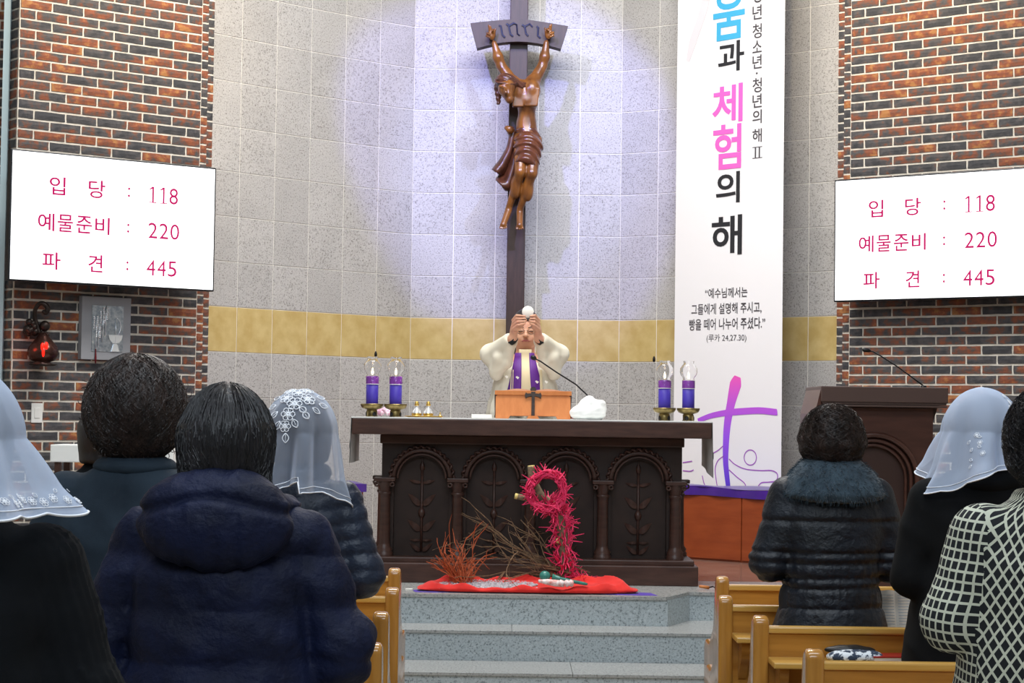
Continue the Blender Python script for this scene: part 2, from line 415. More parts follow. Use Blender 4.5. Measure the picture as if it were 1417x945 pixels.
def brick_wall(name, A, ang, L, Lvis, z0, z1, hole, BLw):
    """A: inner corner (x,y); wall runs along direction ang for L; bricks as parts where they show"""
    d = Vector((math.cos(ang), math.sin(ang))); n = Vector((d.y, -d.x))
    if n.y > 0: n = -n                     # towards the nave
    sgn = 1 if (Vector((d.x, d.y, 0)).cross(Vector((n.x, n.y, 0)))).z < 0 else -1
    B = Vector(A)+d*L; th = -n*.12
    mb = zprism(MB(), [tuple(A), tuple(B), tuple(B+th), tuple(Vector(A)+th)] if sgn < 0 else [tuple(Vector(A)+th), tuple(B+th), tuple(B), tuple(A)], PZ, 6.6)
    b_ = bmesh.new(); me = mb.mesh(name); b_.from_mesh(me); bmesh.ops.recalc_face_normals(b_, faces=b_.faces); b_.to_mesh(me); b_.free()
    wl = struct(name, me, 'mortar')
    rest = MB(); cnt = 0; rot = ang if sgn > 0 else ang+PI
    nrow = int((6.55-PZ)/CH)
    for r in range(nrow):
        zc = PZ+.04+r*CH
        u = (0 if r % 2 else -.5)*BLw
        while u < L:
            a, b = max(u, 0), min(u+BLw, L)
            if b-a > .05:
                c = Vector(A)+d*((a+b)/2); s = ((b-a)-.013)/(BL-.012)
                me = bvar[rng.integers(6)]
                uc = (a+b)/2
                vis = z0 < zc < z1 and uc < Lvis and not (hole[0] < uc < hole[1] and hole[2] < zc < hole[3])
                if vis and cnt < 300:
                    o = obj('brick', me, None, wl, (c.x, c.y, zc), (0, 0, rot)); o.scale = (s, 1, 1); cnt += 1
                else:
                    addmesh(rest, me, Matrix.Translation((c.x, c.y, zc)) @ Matrix.Rotation(rot, 4, 'Z') @ Matrix.Diagonal((s, 1, 1, 1)))
            u += BLw
    # toothed return towards the apse: two narrow set-back columns
    steps = MB()
    for q in (1, 2):
        base = Vector(A)-d*(.068*q)-n*(.045*q)
        zprism(steps, [tuple(base+d*.09-n*.12), tuple(base-d*.004-n*.12), tuple(base-d*.004), tuple(base+d*.09)][::sgn], PZ, 6.6)
        for r in range(nrow):
            zc = PZ+.04+r*CH+(CH*.5 if q == 1 else .2*CH)
            c = base+d*.030
            addmesh(rest, bvar[rng.integers(6)], Matrix.Translation((c.x, c.y, zc)) @ Matrix.Rotation(rot, 4, 'Z') @ Matrix.Diagonal((.33, 1, 1, 1)))
    o = obj('toothed_return', steps, 'mortar', wl)
    # outer return
    q = -n; zz = B
    for r in range(nrow):
        c = zz+q*.065; zc = PZ+.04+r*CH
        addmesh(rest, bvar[rng.integers(6)], Matrix.Translation((c.x, c.y, zc)) @ Matrix.Rotation(rot+(PI/2 if (d.x < 0) else -PI/2)*(-1 if d.x < 0 else -1)*(1), 4, 'Z') @ Matrix.Diagonal((.62 if r % 2 else .5, 1, 1, 1)))
    o = obj('brick_courses', rest, 'brick_far', wl); o['kind'] = 'stuff'
    return wl, Vector((A[0], A[1], 0)), Vector((n.x, n.y, 0)), Vector((d.x, d.y, 0))
AL = (at(275, 300, 12.95).x, 12.95); AR = (at(1176, 300, 13.05).x, 13.05)
wlL, PL, NL, DL = brick_wall('wall_brick_left', AL, math.radians(180+38), 1.31, 1.31, 1.02, 4.2, (.15, 1.25, 2.38, 3.06), .218)
wlR, PR, NR, DR = brick_wall('wall_brick_right', AR, math.radians(-37), 2.6, 1.32, 1.25, 4.2, (.15, 2.0, 2.38, 3.06), .212)
# beyond the left pillar: pale strip and the next brick face
p = at(5, 300, 12.2)
struct('trim_5', MB().box((-.028, 0, 0), (.012, .05, 4.0)), 'bluetrim', (p.x, p.y, PZ))
mb = MB(); far = MB()
struct('wall_side_left', MB().box((-.6, 0, 0), (.25, .1, 6.0)), 'mortar', (p.x-.25, p.y+.35, PZ))
for r in range(int(6/CH)):
    for k in range(-3, 2):
        addmesh(far, bvar[rng.integers(6)], Matrix.Translation((k*BL+(BL/2 if r % 2 else 0), -.0, .04+r*CH)))
o = obj('brick_courses', far, 'brick_far', bpy.data.objects['wall_side_left']); o['kind'] = 'stuff'
# ================================================================== MATERIALS 2
M['altar_wood'] = mat('dark_stained_wood', '4a322a', .38, col2='3a2620', nscale=6, nstretch=(1, 1, 6), bump=.15, bscale=30, bstretch=(8, 8, 1), spec=.45)
M['altar_panel'] = mat('dark_carved_panel', '33251f', .5, col2='2a1e1a', nscale=8, spec=.35)
M['linen'] = mat('white_linen', 'e6e8e6', .9, bump=.1, bscale=400, bdist=.001)
M['linen_shade'] = mat('linen_hem', 'c2c6c6', .9)
M['cross_wood'] = mat('cross_dark_wood', '3f2b26', .45, col2='31211d', nscale=10, nstretch=(4, 4, .6), bump=.1, bscale=25)
M['corpus'] = mat('carved_polished_wood', '87541f', .3, col2='5e3717', nscale=9, nstretch=(1.5, 1.5, .5), spec=.55, coat=.1)
M['corpus_dark'] = mat('dark_carved_wood', '5a3220', .32, col2='3e2315', nscale=20, spec=.6, bump=.3, bscale=40)
M['loin'] = mat('carved_loincloth', '653820', .26, col2='4c2817', nscale=8, spec=.6, coat=.2)
M['brass'] = mat('aged_brass', '8f7f52', .38, .85, col2='6b5d3a', nscale=30)
M['bronze'] = mat('dark_bronze', '3a2f2a', .42, .7, col2='262220', nscale=30, bump=.2, bscale=50)
M['lampbronze'] = mat('lamp_copper', '5b3a30', .25, .75, col2='3a2825', nscale=12)
M['dark_metal'] = mat('black_metal', '202022', .4, .4)
M['candle'] = mat('purple_wax', '4030a0', .5, col2='3a2c98', nscale=5, sss=0)
M['candle_top'] = mat('molten_purple_wax', '8a3cae', .4)
M['glass'] = mat('clear_glass', 'ffffff', .02, trans=1, ior=1.25, spec=.8)
M['flame'] = mat('flame', 'ffdca0', 1, emis='ffd9a0', estr=14)
M['bench'] = mat('orange_wood', '9a4a26', .3, col2='8a3f20', nscale=4, nstretch=(1, 1, 5), spec=.5)
M['purple'] = mat('purple_satin', '4a1a94', .35, col2='3c1482', nscale=6, sheen=.3, spec=.5)
M['purple_felt'] = mat('purple_felt', '45249a', .95, sheen=.2)
M['red'] = mat('red_cloth', 'd81e14', .8, col2='c81812', nscale=10, sheen=.2)
M['grain'] = mat('white_grains', 'cfc8cc', .6, col2='9c949c', nscale=60)
M['twig_red'] = mat('crimson_dyed_twig', 'd4205a', .6, col2='ea3868', nscale=60)
M['twig_orange'] = mat('orange_dyed_twig', 'b8582c', .7, col2='9a4322', nscale=40)
M['twig_brown'] = mat('bare_twig', '84694c', .8, col2='5c4838', nscale=40)
M['bark'] = mat('rough_bark', '665746', .9, col2='8a7a60', nscale=60, bump=.4)
M['cutwood'] = mat('cut_wood', 'd9c57c', .7)
M['teal'] = mat('teal_glazed', '2e6f66', .3, col2='3a8074', nscale=20, spec=.6)
M['pinkcloth'] = mat('pink_white_roll', 'd98880', .8, col2='f0e6e4', nscale=40)
M['ambo'] = mat('ambo_wood', '4d2f26', .33, col2='42271f', nscale=5, nstretch=(1, 1, 5), spec=.5)
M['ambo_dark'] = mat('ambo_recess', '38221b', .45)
M['ambo_top'] = mat('ambo_top', '4b3a35', .4, spec=.4)
M['tan'] = mat('tan_cover', 'c47a42', .6, col2='b86e38', nscale=9, nstretch=(3, 3, 1))
M['page'] = mat('paper', 'eceae2', .85)
M['pagepink'] = mat('page_edges', 'd9a98a', .85)
M['gold'] = mat('gold', 'd6b25e', .3, .9)
M['lace'] = mat('white_flowers', 'f2e6ee', .8, col2='e8a0c0', nscale=60)
M['bezel'] = mat('screen_bezel', '0c0d14', .35)
M['screen'] = mat('lit_screen', 'ffffff', .4, emis='f6fbff', estr=1.15)
M['screentext'] = mat('screen_lettering', '000000', .6, emis='d82a72', estr=.9, spec=0)
M['plaque'] = mat('grey_painted_metal', '8f9094', .5)
M['silver'] = mat('embossed_silver', 'b9c2ca', .28, .9, col2='8c98a6', nscale=40, bump=.5, bscale=70, bdist=.004)
M['silver_bright'] = mat('polished_silver', 'e8ecef', .25, .6)
M['switch'] = mat('white_plastic', 'dcdcd8', .4)
M['banner'] = mat('banner_cloth', 'f1eff1', .8)
M['b_blue'] = mat('print_blue', '41a9d4', .8); M['b_pink'] = mat('print_pink', 'f465c4', .8)
M['b_black'] = mat('print_black', '26262a', .8); M['b_grey'] = mat('print_dark_grey', '4c484c', .8)
M['b_violet'] = mat('print_violet_line', 'a85cc0', .8); M['b_pale'] = mat('print_pale_grey', 'dcd6da', .8)
M['redglass'] = mat('red_lamp_glass', 'ff2010', .2, emis='ff1c10', estr=1.6)
M['tassel'] = mat('dark_red_tassel', '6b1620', .8)
t = NT('print_cross_gradient'); g = t.n('ShaderNodeTexCoord'); sx = t.n('ShaderNodeSeparateXYZ'); t.l(g.outputs['Generated'], sx.inputs[0])
r = t.ramp(sx.outputs['Z'], [(0, lin('5a3bd0')), (.45, lin('9c55ee')), (.75, lin('c458dd')), (1, lin('f25cc0'))]); t.l(r.outputs[0], t.b.inputs['Base Color']); t.b.inputs['Roughness'].default_value = .8
M['b_grad'] = t.m
for h in HOOKS:
    h.data.materials.append(M['dark_metal'])
for h, wh in zip(HOOKS, ('small dark cord weight on the ochre band above the left candles', 'small dark cord weight on the ochre band beside the banner', 'small dark hook at the foot of the ochre band near the left brick wall')):
    tag(h, wh, 'hook')

# ================================================================== ALTAR
YA = 11.15                                  # front of the slab
def ax(px, Y=YA+.2): return at(px, 700, Y).x
ALT_Z = 1.438
altar = thing('altar', 'long dark carved wooden altar with four rope-edged arches, at the centre of the platform', 'altar', (ax(735), YA+.48, PZ))
cxA = altar.location.x
def lx(px, Y=YA+.2): return at(px, 700, Y).x-cxA
x0, x1 = at(487, 590, YA).x-cxA, at(985, 590, YA).x-cxA
TH = .098
obj('slab', MB().cbox((x0, -.48, ALT_Z-PZ-TH), (x1, .20, ALT_Z-PZ-.004), .006), 'altar_wood', altar)
bx0, bx1 = lx(527), lx(944)
yf = -.24                                   # body front (local y) = 11.39 world
obj('plinth', MB().cbox((lx(519, 11.2), -.40, 0), (lx(968, 11.2), .17, .115), .006).cbox((lx(524, 11.25), -.36, .113), (lx(962, 11.25), .14, .145), .006), 'altar_wood', altar)
# body with four arched recesses in the front face
cw = [lx(p, 11.3) for p in (531.5, 632.7, 733.6, 834.6, 935.6)]
H = ALT_Z-PZ-TH
spring, R_ = .60, .165
mb = MB()
mb.box((bx0, yf+.055, .14), (bx1, .10, H))             # core; its front is the panel ground
def arch_pts(cx, r, n=18): return [(cx-r*math.cos(PI*k/n), spring+r*math.sin(PI*k/n)) for k in range(n+1)]
for k in range(4):                                       # face sheet above the arches
    cx = (cw[k]+cw[k+1])/2; a = cw[k]; b = cw[k+1]
    pts = arch_pts(cx, R_)
    top = H
    for (p, q) in zip(pts[:-1], pts[1:]):
        mb.add([(p[0], yf, p[1]), (q[0], yf, q[1]), (q[0], yf, top), (p[0], yf, top)], [(0, 1, 2, 3)])
        mb.add([(p[0], yf, p[1]), (q[0], yf, q[1]), (q[0], yf+.06, q[1]), (p[0], yf+.06, p[1])], [(3, 2, 1, 0)])
    for s, e in ((a, cx-R_), (cx+R_, b)):
        mb.box((s, yf, .14), (e, yf+.06, top-.001))
mb.box((bx0, yf, .14), (cw[0]+.001, yf+.06, H-.001)); mb.box((cw[4]-.001, yf, .14), (bx1, yf+.06, H-.001))
obj('body', mb, 'altar_panel', altar)
obj('cornice', MB().cbox((bx0-.012, yf-.02, H-.055), (bx1+.012, .11, H-.002), .006), 'altar_wood', altar)
for k in range(4):
    cx = (cw[k]+cw[k+1])/2; m_ = MB()
    for rr, th in ((R_+.003, .013), (R_-.022, .007)):
        m_.tube([(x, yf-.010, z) for x, z in arch_pts(cx, rr, 22)], th, 8)
    # rope twist on the outer moulding
    n = 120; pts = []
    for i in range(n+1):
        a = PI*i/n; tw = i*.85; pts.append((cx-(R_+.022+.006*math.cos(tw))*math.cos(a), yf-.012-.006*math.sin(tw), spring+(R_+.022+.006*math.cos(tw))*math.sin(a)))
    m_.tube(pts, .0085, 5)
    obj('arch_moulding', m_, 'altar_wood', altar)
    # carved plant
    m_ = MB(); yy = yf+.048
    m_.tube([(cx, yy, .17), (cx, yy, .66)], .008, 6)
    def leafpair(z, wd, rise, th):
        for s in (-1, 1):
            m_.grid(lambda u, v: (cx+s*wd*u, yy-.012*math.sin(PI*min(1, u*1.1))+.002, z+rise*(u**1.6)+(v-.5)*th*math.sin(PI*(u*.9+.1))), 9, 4)
    leafpair(.175, .07, .045, .03); leafpair(.235, .07, -.0, .016) if k in (0, 3) else leafpair(.235, .06, .01, .016)
    leafpair(.30, .085, .055, .045); leafpair(.45, .085, .06, .045); leafpair(.575, .08, .015, .02)
    m_.lathe([(.003, .36), (.018, .378), (.022, .40), (.014, .418), (.004, .43)], 10, Matrix.Translation((cx, yy, 0)))
    m_.lathe([(.002, .64), (.014, .655), (.014, .68), (.004, .70), (.002, .72)], 10, Matrix.Translation((cx, yy, 0)))
    obj('carved_plant', m_, 'altar_wood', altar)
def colm(parent, x, y):
    m_ = MB().lathe([(.052, .145), (.052, .165), (.044, .172), (.05, .186), (.036, .205), (.034, .22), (.031, .50), (.038, .508), (.038, .518), (.031, .524)], 20)
    m_.lathe([(.031, .524), (.034, .545), (.046, .575), (.050, .583)], 20).cbox((-.062, -.062, .583), (.062, .062, .606), .004)
    for sx_ in (-1, 1):
        m_.tube([(sx_*(.045+.012*math.cos(t)), -.05, .566+.012*math.sin(t)) for t in [i*.9 for i in range(8)]], .006, 5)
    return obj('column', m_, 'altar_wood', parent, (x, y, 0))
for x in cw: colm(altar, x, yf-.035)
colm(altar, bx0-.01, .07); colm(altar, bx1+.01, .07)
# altar cloth (rests on it)
def clothfn(side):
    s = -1 if side < 0 else 1
    xe = (x0 if s < 0 else x1)
    def fn(u, v):                            # u along depth, v down
        y = -.45+.60*u
        drop = .27+(.06*(1-u) if s > 0 else 0)
        return (cxA+xe+s*(.008+.004*v+.004*math.sin(u*9+1)*v), altar.location.y+y, ALT_Z+.003-v*drop)
    return fn
mb = MB(); cy = altar.location.y
mb.box((cxA+x0-.006, cy-.478, ALT_Z-.004), (cxA+x1+.006, cy+.19, ALT_Z+.003))
o = tag(obj('altar_cloth', mb, 'linen'), 'white altar cloth lying on the dark altar and hanging over both ends', 'cloth')
for s in (-1, 1):
    f = clothfn(s); m_ = MB().grid(f, 20, 10); 
    m_.grid(lambda u, v: tuple(Vector(f(u, v))+Vector((-.004*s, 0, 0))), 20, 10)
    obj('hanging_end', m_, 'linen', o)
    # turned band in a slightly darker weave across the fall
    m_ = MB().grid(lambda u, v: tuple(Vector(f(u, .55+.12*v))+Vector((.0035*s, 0, 0))), 20, 3); obj('woven_band', m_, 'linen_shade', o)

# ================================================================== ALTAR TOP THINGS
ZT = ALT_Z+.004
def apos(px, Y): return Vector((at(px, 577, Y).x, Y, ZT))
def candlestick(px, Y, label, grp):
    t = thing('candlestick', label, 'candlestick', apos(px, Y), (0, 0, rng.uniform(0, 6)), grp)
    m_ = MB().lathe([(.036, 0), (.036, .004), (.032, .006), (.033, .034), (.028, .040)], 24)
    h_ = MB()
    obj('base_ring', m_, 'brass', t)
    for k in range(3):
        a = k*2*PI/3
        q = MB().ball((0, 0, 0), (.013, .004, .016), 10, 6); obj('foot_opening', q, 'dark_metal', t, (.033*math.cos(a), .033*math.sin(a), .014), (0, 0, a+PI/2))
    obj('drip_bowl', MB().lathe([(.0, .040), (.03, .040), (.058, .050), (.067, .064), (.0685, .076), (.065, .076), (.06, .062), (.04, .052), (0, .050)], 32), 'brass', t)
    c = obj('candle', MB().lathe([(.034, .052), (.0365, .056), (.0365, .228)], 28, cap=True), 'candle', t)
    obj('candle_top', MB().lathe([(.0368, .190), (.0368, .236), (.033, .240), (.01, .236), (0, .236)], 28), 'candle_top', c)
    obj('wick', MB().tube([(0, 0, .236), (.001, 0, .25)], .0012, 5), 'dark_metal', c)
    obj('flame', MB().lathe([(.0005, .248), (.006, .256), (.007, .263), (.004, .275), (.0005, .290)], 12), 'flame', t)
    g = MB()
    pr = [(.0385, .192), (.0385, .238), (.033, .246), (.036, .258), (.047, .272), (.0525, .290), (.050, .312), (.040, .328), (.031, .338), (.030, .346), (.033, .356)]
    g.lathe(pr, 28); g.lathe([(r-.0022, z) for r, z in reversed(pr)], 28)
    obj('glass_globe', g, 'glass', t)
    obj('glass_rim', MB().lathe([(.0375, .190), (.0392, .191), (.0392, .1935), (.0375, .194)], 28), 'switch', t)
    return t
YC = 11.42
candlestick(514.5, YC, 'purple candle with glass globe on brass stand, outermost on the altar left end', 'purple altar candles')
candlestick(547, YC, 'purple candle with glass globe on brass stand, second from the altar left end', 'purple altar candles')
candlestick(919.3, YC, 'purple candle with glass globe on brass stand, inner one of the right pair', 'purple altar candles')
candlestick(952.3, YC, 'purple candle with glass globe on brass stand, outermost on the altar right end', 'purple altar candles')
def cruet(px, label):
    t = thing('cruet', label, 'cruet', apos(px, 11.60)+Vector((0, 0, .006)), group='cruets on the tray')
    b = MB().lathe([(.0, 0), (.026, 0), (.030, .012), (.026, .030), (.012, .048), (.009, .056), (.012, .066)], 20)
    obj('glass_body', b, 'silver_bright', t); obj('gold_band', MB().lathe([(.0305, .006), (.0312, .014), (.030, .018)], 20), 'gold', t)
    obj('stopper', MB().lathe([(.012, .062), (.015, .070), (.010, .078), (.012, .086), (.001, .090)], 16), 'gold', t)
cruet(576.5, 'small glass cruet with gold stopper, the left one on the tray'); cruet(592.5, 'small glass cruet with gold stopper, the right one on the tray')
p = apos(587, 11.60); tag(obj('tray', MB().lathe([(0, 0), (.10, 0), (.118, .006), (.12, .008), (.10, .004), (0, .003)], 28), 'gold', None, p, None), 'small gilt oval tray under the two cruets', 'tray'); bpy.data.objects['tray'].scale = (1, .7, 1)
p = apos(609, 11.58); tag(obj('hand_bell', MB().lathe([(.014, 0), (.012, .006), (.008, .014), (.003, .018), (.003, .024), (.005, .028), (.001, .031)], 14), 'gold', None, p), 'tiny gold piece standing right of the cruet tray', 'bell')
m_ = MB(); 
for k in range(40):
    a = rng.uniform(0, 6.28); r = .05*rng.uniform(0, 1)**.5; m_.ball((1.7*r*math.cos(a), r*math.sin(a), .012+.03*(1-r/.05)+rng.uniform(0, .008)), .012, 7, 5)
tag(obj('flower_dish', m_, 'lace', None, apos(531, 11.62)), 'low white and pink flowers lying behind the left candle pair', 'flowers')
p = apos(667, 11.5); o = tag(obj('booklet', MB().cbox((-.062, -.04, 0), (.062, .04, .022), .002), 'page', None, p), 'thin white booklet lying on the altar left of the missal', 'booklet')
# missal stand
YM = 11.40; pm = apos(737.5, YM)
st = thing('missal_stand', 'tan book stand with a bronze cross on its front, in front of the priest', 'book stand', pm)
wv = .222
lean = Matrix.Rotation(math.radians(12), 4, 'X')
arch = [(-wv, 0), (-.145, 0), (-.135, .018), (.135, .018), (.145, 0), (wv, 0), (wv, .158), (-wv, .158)]
obj('front_panel', MB().prism(arch, 0, .012, lean.inverted()), 'tan', st)
for s in (-1, 1): obj('side_panel', MB().cbox((s*wv-.008, .012, .004), (s*wv+.008, .22, .02), .002).tube([(s*(wv), .03, .14), (s*wv, .22, .01)], .008, 6), 'altar_wood', st)
obj('rest', MB().cbox((-.2, .03, .1), (.2, .045, .14), .002), 'ambo', st)
c = obj('bronze_cross', MB(), 'bronze', st)
bpy.data.objects.remove(c); yy = -.012
poly = [(-.010, .0), (.010, .0), (.009, .118), (.034, .112), (.044, .104), (.050, .122), (.044, .140), (.034, .132), (.012, .134), (.018, .160), (.012, .170), (0, .174), (-.012, .170), (-.018, .160), (-.012, .134), (-.034, .132), (-.044, .140), (-.050, .122), (-.044, .104), (-.034, .112), (-.009, .118)]
obj('bronze_cross', MB().prism([(x, z+.018) for x, z in poly], yy, yy+.012, Matrix.Translation((0, .0, 0)) @ lean.inverted()), 'bronze', st, label='dark bronze cross on the stand front')
obj('cross_foot', MB().prism([(-.038, .0), (.038, 0), (.026, .018), (-.026, .018)], -.014, .002), 'tan', st)
bk = thing('missal', 'open missal with tan cover lying on the book stand', 'book', pm+Vector((0, .0, .0)))
def pg(s):
    return MB().grid(lambda u, v: (s*(.004+.215*u), .03+.25*v, .154+.012*math.sin(PI*min(1, u*1.3))*(1-.2*v)+.012*(1-v)-.06*v), 12, 6).grid(lambda u, v: (s*(.004+.215*u), .030, .15+v*(.016+.012*math.sin(PI*min(1, u*1.3)))), 12, 2)
obj('page_block', pg(-1), 'pagepink', bk); obj('page_block', pg(1), 'pagepink', bk)
obj('cover', MB().cbox((-.228, .022, .140), (.228, .03, .166), .002), 'tan', bk)
obj('ribbon', MB().tube([(.205, .05, .12), (.215, .03, .06), (.235, .01, .006)], .004, 5), 'red', bk, label='red and green marker ribbon')
# altar microphone
mic = thing('altar_microphone', 'black gooseneck microphone bending up over the altar towards the priest', 'microphone', apos(822, 11.5))
def rel(o, p): return Vector(p)-o.location
pts = [at(x, y, Y) for x, y, Y in ((821, 574, 11.5), (818, 556, 11.5), (813, 547, 11.5), (797, 532, 11.5), (770, 515, 11.48), (748, 500, 11.46), (741, 496.5, 11.45))]
obj('gooseneck', MB().tube([rel(mic, p) for p in pts], .0045, 8), 'dark_metal', mic)
obj('microphone_head', MB().tube([rel(mic, at(742, 497, 11.45)), rel(mic, at(739.5, 495.5, 11.45)), rel(mic, at(736, 494, 11.45)), rel(mic, at(734.5, 493.5, 11.45))], [.008, .015, .015, .007], 12), 'dark_metal', mic)
obj('base', MB().lathe([(0, 0), (.05, 0), (.05, .012), (.01, .02), (0, .02)], 20), 'dark_metal', mic)
# white veiled chalice
pc = apos(814, 11.34)
def f(P):
    d = ell(P, (-.005, 0, .04), (.106, .09, .06)); d = smin(d, ell(P, (.0, 0, .09), (.055, .05, .05)), .02); d = smin(d, ell(P, (.05, -.01, .07), (.055, .05, .055)), .02)
    return smax(d+.009*wob(P, 70, 1), -P[2]+.001, .004)
tag(obj('chalice_veil', nets(f, (-.14, -.12, 0), (.14, .12, .15), .005), 'linen', None, pc), 'crumpled white cloth mound covering a vessel right of the missal', 'cloth')

# ================================================================== BENCHES WITH PURPLE CLOTH
def bench(name, A, B, label, lab2):
    A, B = Vector(A), Vector(B); d = (B-A).normalized(); L = (B-A).length; n = Vector((-d.y, d.x))
    if n.y < 0: n = -n
    ang = math.atan2(d.y, d.x)
    t = thing('bench', label, 'bench', (A.x, A.y, PZ), (0, 0, ang))
    mb = MB().box((0, 0, 0), (L, .36, .485))
    obj('box_body', mb, 'bench', t)
    k = 0
    while k*.52 < L:
        obj('front_panel', MB().cbox((k*.52+.004, -.012, .012), (min(L, (k+1)*.52)-.004, .0, .482), .003), 'bench', t); k += 1
    m_ = MB().grid(lambda u, v: (-.015+(L+.03)*u, -.022+(.40*v), .488+.012*math.sin(PI*v)+.016*(wv2 := math.sin(u*L*9+v*5))*.3+.012), int(L*30)+3, 10)
    m_.grid(lambda u, v: (-.015+(L+.03)*u, -.022-.006*math.sin(u*L*22), .442+.006*math.sin(u*L*7)+v*(.060+.005*math.sin(u*L*9))), int(L*30)+3, 4)
    c = obj('purple_cover', m_, 'purple', None, t.location, t.rotation_euler); tag(c, lab2, 'cloth')
    return t
bench('bench', at(940, 771, 13.50)[:2], (1.90, 12.91), 'low orange wooden bench along the apse below the banner, right of the altar', 'purple satin cloth on the bench below the banner')
bench('bench', (-1.95, 12.30), (-1.005, 13.16), 'low orange wooden bench end left of the altar behind the veiled woman', 'purple satin cloth on the bench left of the altar')

# ================================================================== BANNER
bA, bB = at(934, 400, 14.12), at(1083, 400, 13.42)
bd = Vector((bB.x-bA.x, bB.y-bA.y, 0)); BW = bd.length; bang = math.atan2(bd.y, bd.x); bn = Vector((bd.y, -bd.x, 0)).normalized()
bz = at(1083, 679, 13.42).z
ban = thing('hanging_banner', 'tall white printed banner with coloured lettering hanging right of the altar', 'banner', (bA.x, bA.y, bz), (0, 0, bang))
BH_ = 5.9-bz
obj('cloth_panel', MB().grid(lambda u, v: (BW*u, .0008*math.sin(u*7+v*9), BH_*v), 16, 60), 'banner', ban)
obj('hem_tube', MB().tube([(0, .004, BH_), (BW, .004, BH_)], .012, 8), 'banner', ban)
def bl(px, py):
    p = hit(px, py, bA, bn); return ((p.x-bA.x)*math.cos(bang)+(p.y-bA.y)*math.sin(bang), p.z-bz)
def put(mb, px0, py0, px1, py1, s, bold=0):
    """lettering in the pixel box (measured along the banner) """
    a = bl(px0, (py0+py1)/2)[0]; b = bl(px1, (py0+py1)/2)[0]; m_ = (px0+px1)/2
    z1, z0 = bl(m_, py0)[1], bl(m_, py1)[1]
    v, f_ = fit_text(s, a, z0, b, z1, bold); mb.add([(x, -.0025, z) for x, y, z in v], f_)
for nm, m_, its in (('blue printed letter', 'b_blue', [('움', 987, -16, 1031, 55)]), ('pink printed letter', 'b_pink', [('체', 986, 117, 1028, 170), ('험', 987, 172, 1026, 234)]),
                    ('black printed letter', 'b_black', [('과', 994, 57, 1030, 99), ('의', 991, 238, 1024, 281), ('해', 985, 298, 1027, 353)])):
    for s, a, b, c, d in its:
        q = MB(); put(q, a, b, c, d, s, .018); obj('large_letter', q, m_, ban, label=nm)
for s, b, d in (('소', -44, -26), ('청', -22, 4), ('년', 7, 27), ('청', 33, 53), ('소', 56, 73), ('년', 76, 95), ('·', 100, 103), ('청', 108, 128), ('년', 130, 149), ('의', 152, 171), ('해', 178, 197)):
    q = MB(); put(q, 1041.5 if s != '·' else 1046, b, 1054.5 if s != '·' else 1049, d, s, .014); obj('small_letter', q, 'b_grey', ban)
q = MB()
def bar(px0, py0, px1, py1):
    a_, b_ = bl(px0, (py0+py1)/2), bl(px1, (py0+py1)/2); z1_, z0_ = bl((px0+px1)/2, py0)[1], bl((px0+px1)/2, py1)[1]
    q.add([(a_[0], -.0025, z0_), (b_[0], -.0025, z0_), (b_[0], -.0025, z1_), (a_[0], -.0025, z1_)], [(0, 1, 2, 3)])
bar(1041.5, 203, 1055, 204); bar(1041.5, 218, 1055, 219); bar(1044.6, 204, 1046.6, 218); bar(1050, 204, 1052, 218)
obj('small_letter', q, 'b_grey', ban)
q = MB()
put(q, 976, 398, 1034.5, 412, '“예수님께서는', .012); put(q, 957, 419, 1054, 435, '그들에게 설명해 주시고,', .012); put(q, 954, 440, 1059, 456, '빵을 떼어 나누어 주셨다.”', .012)
obj('quotation_lettering', q, 'b_grey', ban)
q = MB(); put(q, 978, 462, 1033, 474, '(루카 24,27.30)', 0); obj('reference_lettering', q, 'b_grey', ban)
def ribbon(mb, pts, width, y=-.0025):
    P_ = [Vector((*bl(a, b), 0)) for a, b in pts]; n = len(P_)
    if not hasattr(width, '__len__'): width = [width]*n
    v = []
    for i in range(n):
        d = (P_[min(i+1, n-1)]-P_[max(i-1, 0)]).normalized(); nn = Vector((-d.y, d.x, 0))*width[i]/2
        v += [P_[i]+nn, P_[i]-nn]
    mb.add([(p.x, y, p.y) for p in v], [(2*i, 2*i+1, 2*i+3, 2*i+2) for i in range(n-1)])
def crv(pts, n=8):
    out = []; P_ = [Vector(p) for p in pts]
    for i in range(len(P_)-1):
        p0, p1, p2, p3 = P_[max(i-1, 0)], P_[i], P_[i+1], P_[min(i+2, len(P_)-1)]
        for k in range(n):
            t = k/n; out.append(.5*((2*p1)+(p2-p0)*t+(2*p0-5*p1+4*p2-p3)*t*t+(3*p1-p0-3*p2+p3)*t**3))
    out.append(P_[-1]); return out
px_ = 1/200
q = MB(); up = crv([(1021, 521), (1016, 540), (1011, 562), (1007, 585), (1005, 610), (1004.5, 640), (1008, 674)])
ribbon(q, up, list(np.interp(np.linspace(0, 1, len(up)), [0, .1, .3, .5, .75, 1], [.055, .105, .075, .064, .052, .04])))
left_arm = crv([(966, 582), (985, 575), (1007, 571), (1030, 569), (1052, 568), (1072, 570), (1076, 570)])
ribbon(q, left_arm, list(np.interp(np.linspace(0, 1, len(left_arm)), [0, .05, .4, .9, .97, 1], [.030, .034, .048, .045, .036, .015])), -.003)
obj('printed_cross', q, 'b_grad', ban, label='pink to violet brushstroke cross')
q = MB()
ribbon(q, crv([(1030+8.5*math.cos(a)+8.5, 633+10.5*math.sin(a)) for a in [2*PI*k/14 for k in range(15)]], 3), .0075)
ribbon(q, crv([(1009, 635), (1018, 643), (1032, 649), (1052, 651), (1068, 651), (1076, 656), (1074, 665), (1064, 667), (1054, 668), (1048, 675)]), .0075)
ribbon(q, crv([(1009, 650), (1020, 660), (1030, 668), (1033, 675)]), .0075)
ribbon(q, crv([(1002, 631), (994, 637), (990, 648), (991, 662), (993, 674)]), .0075)
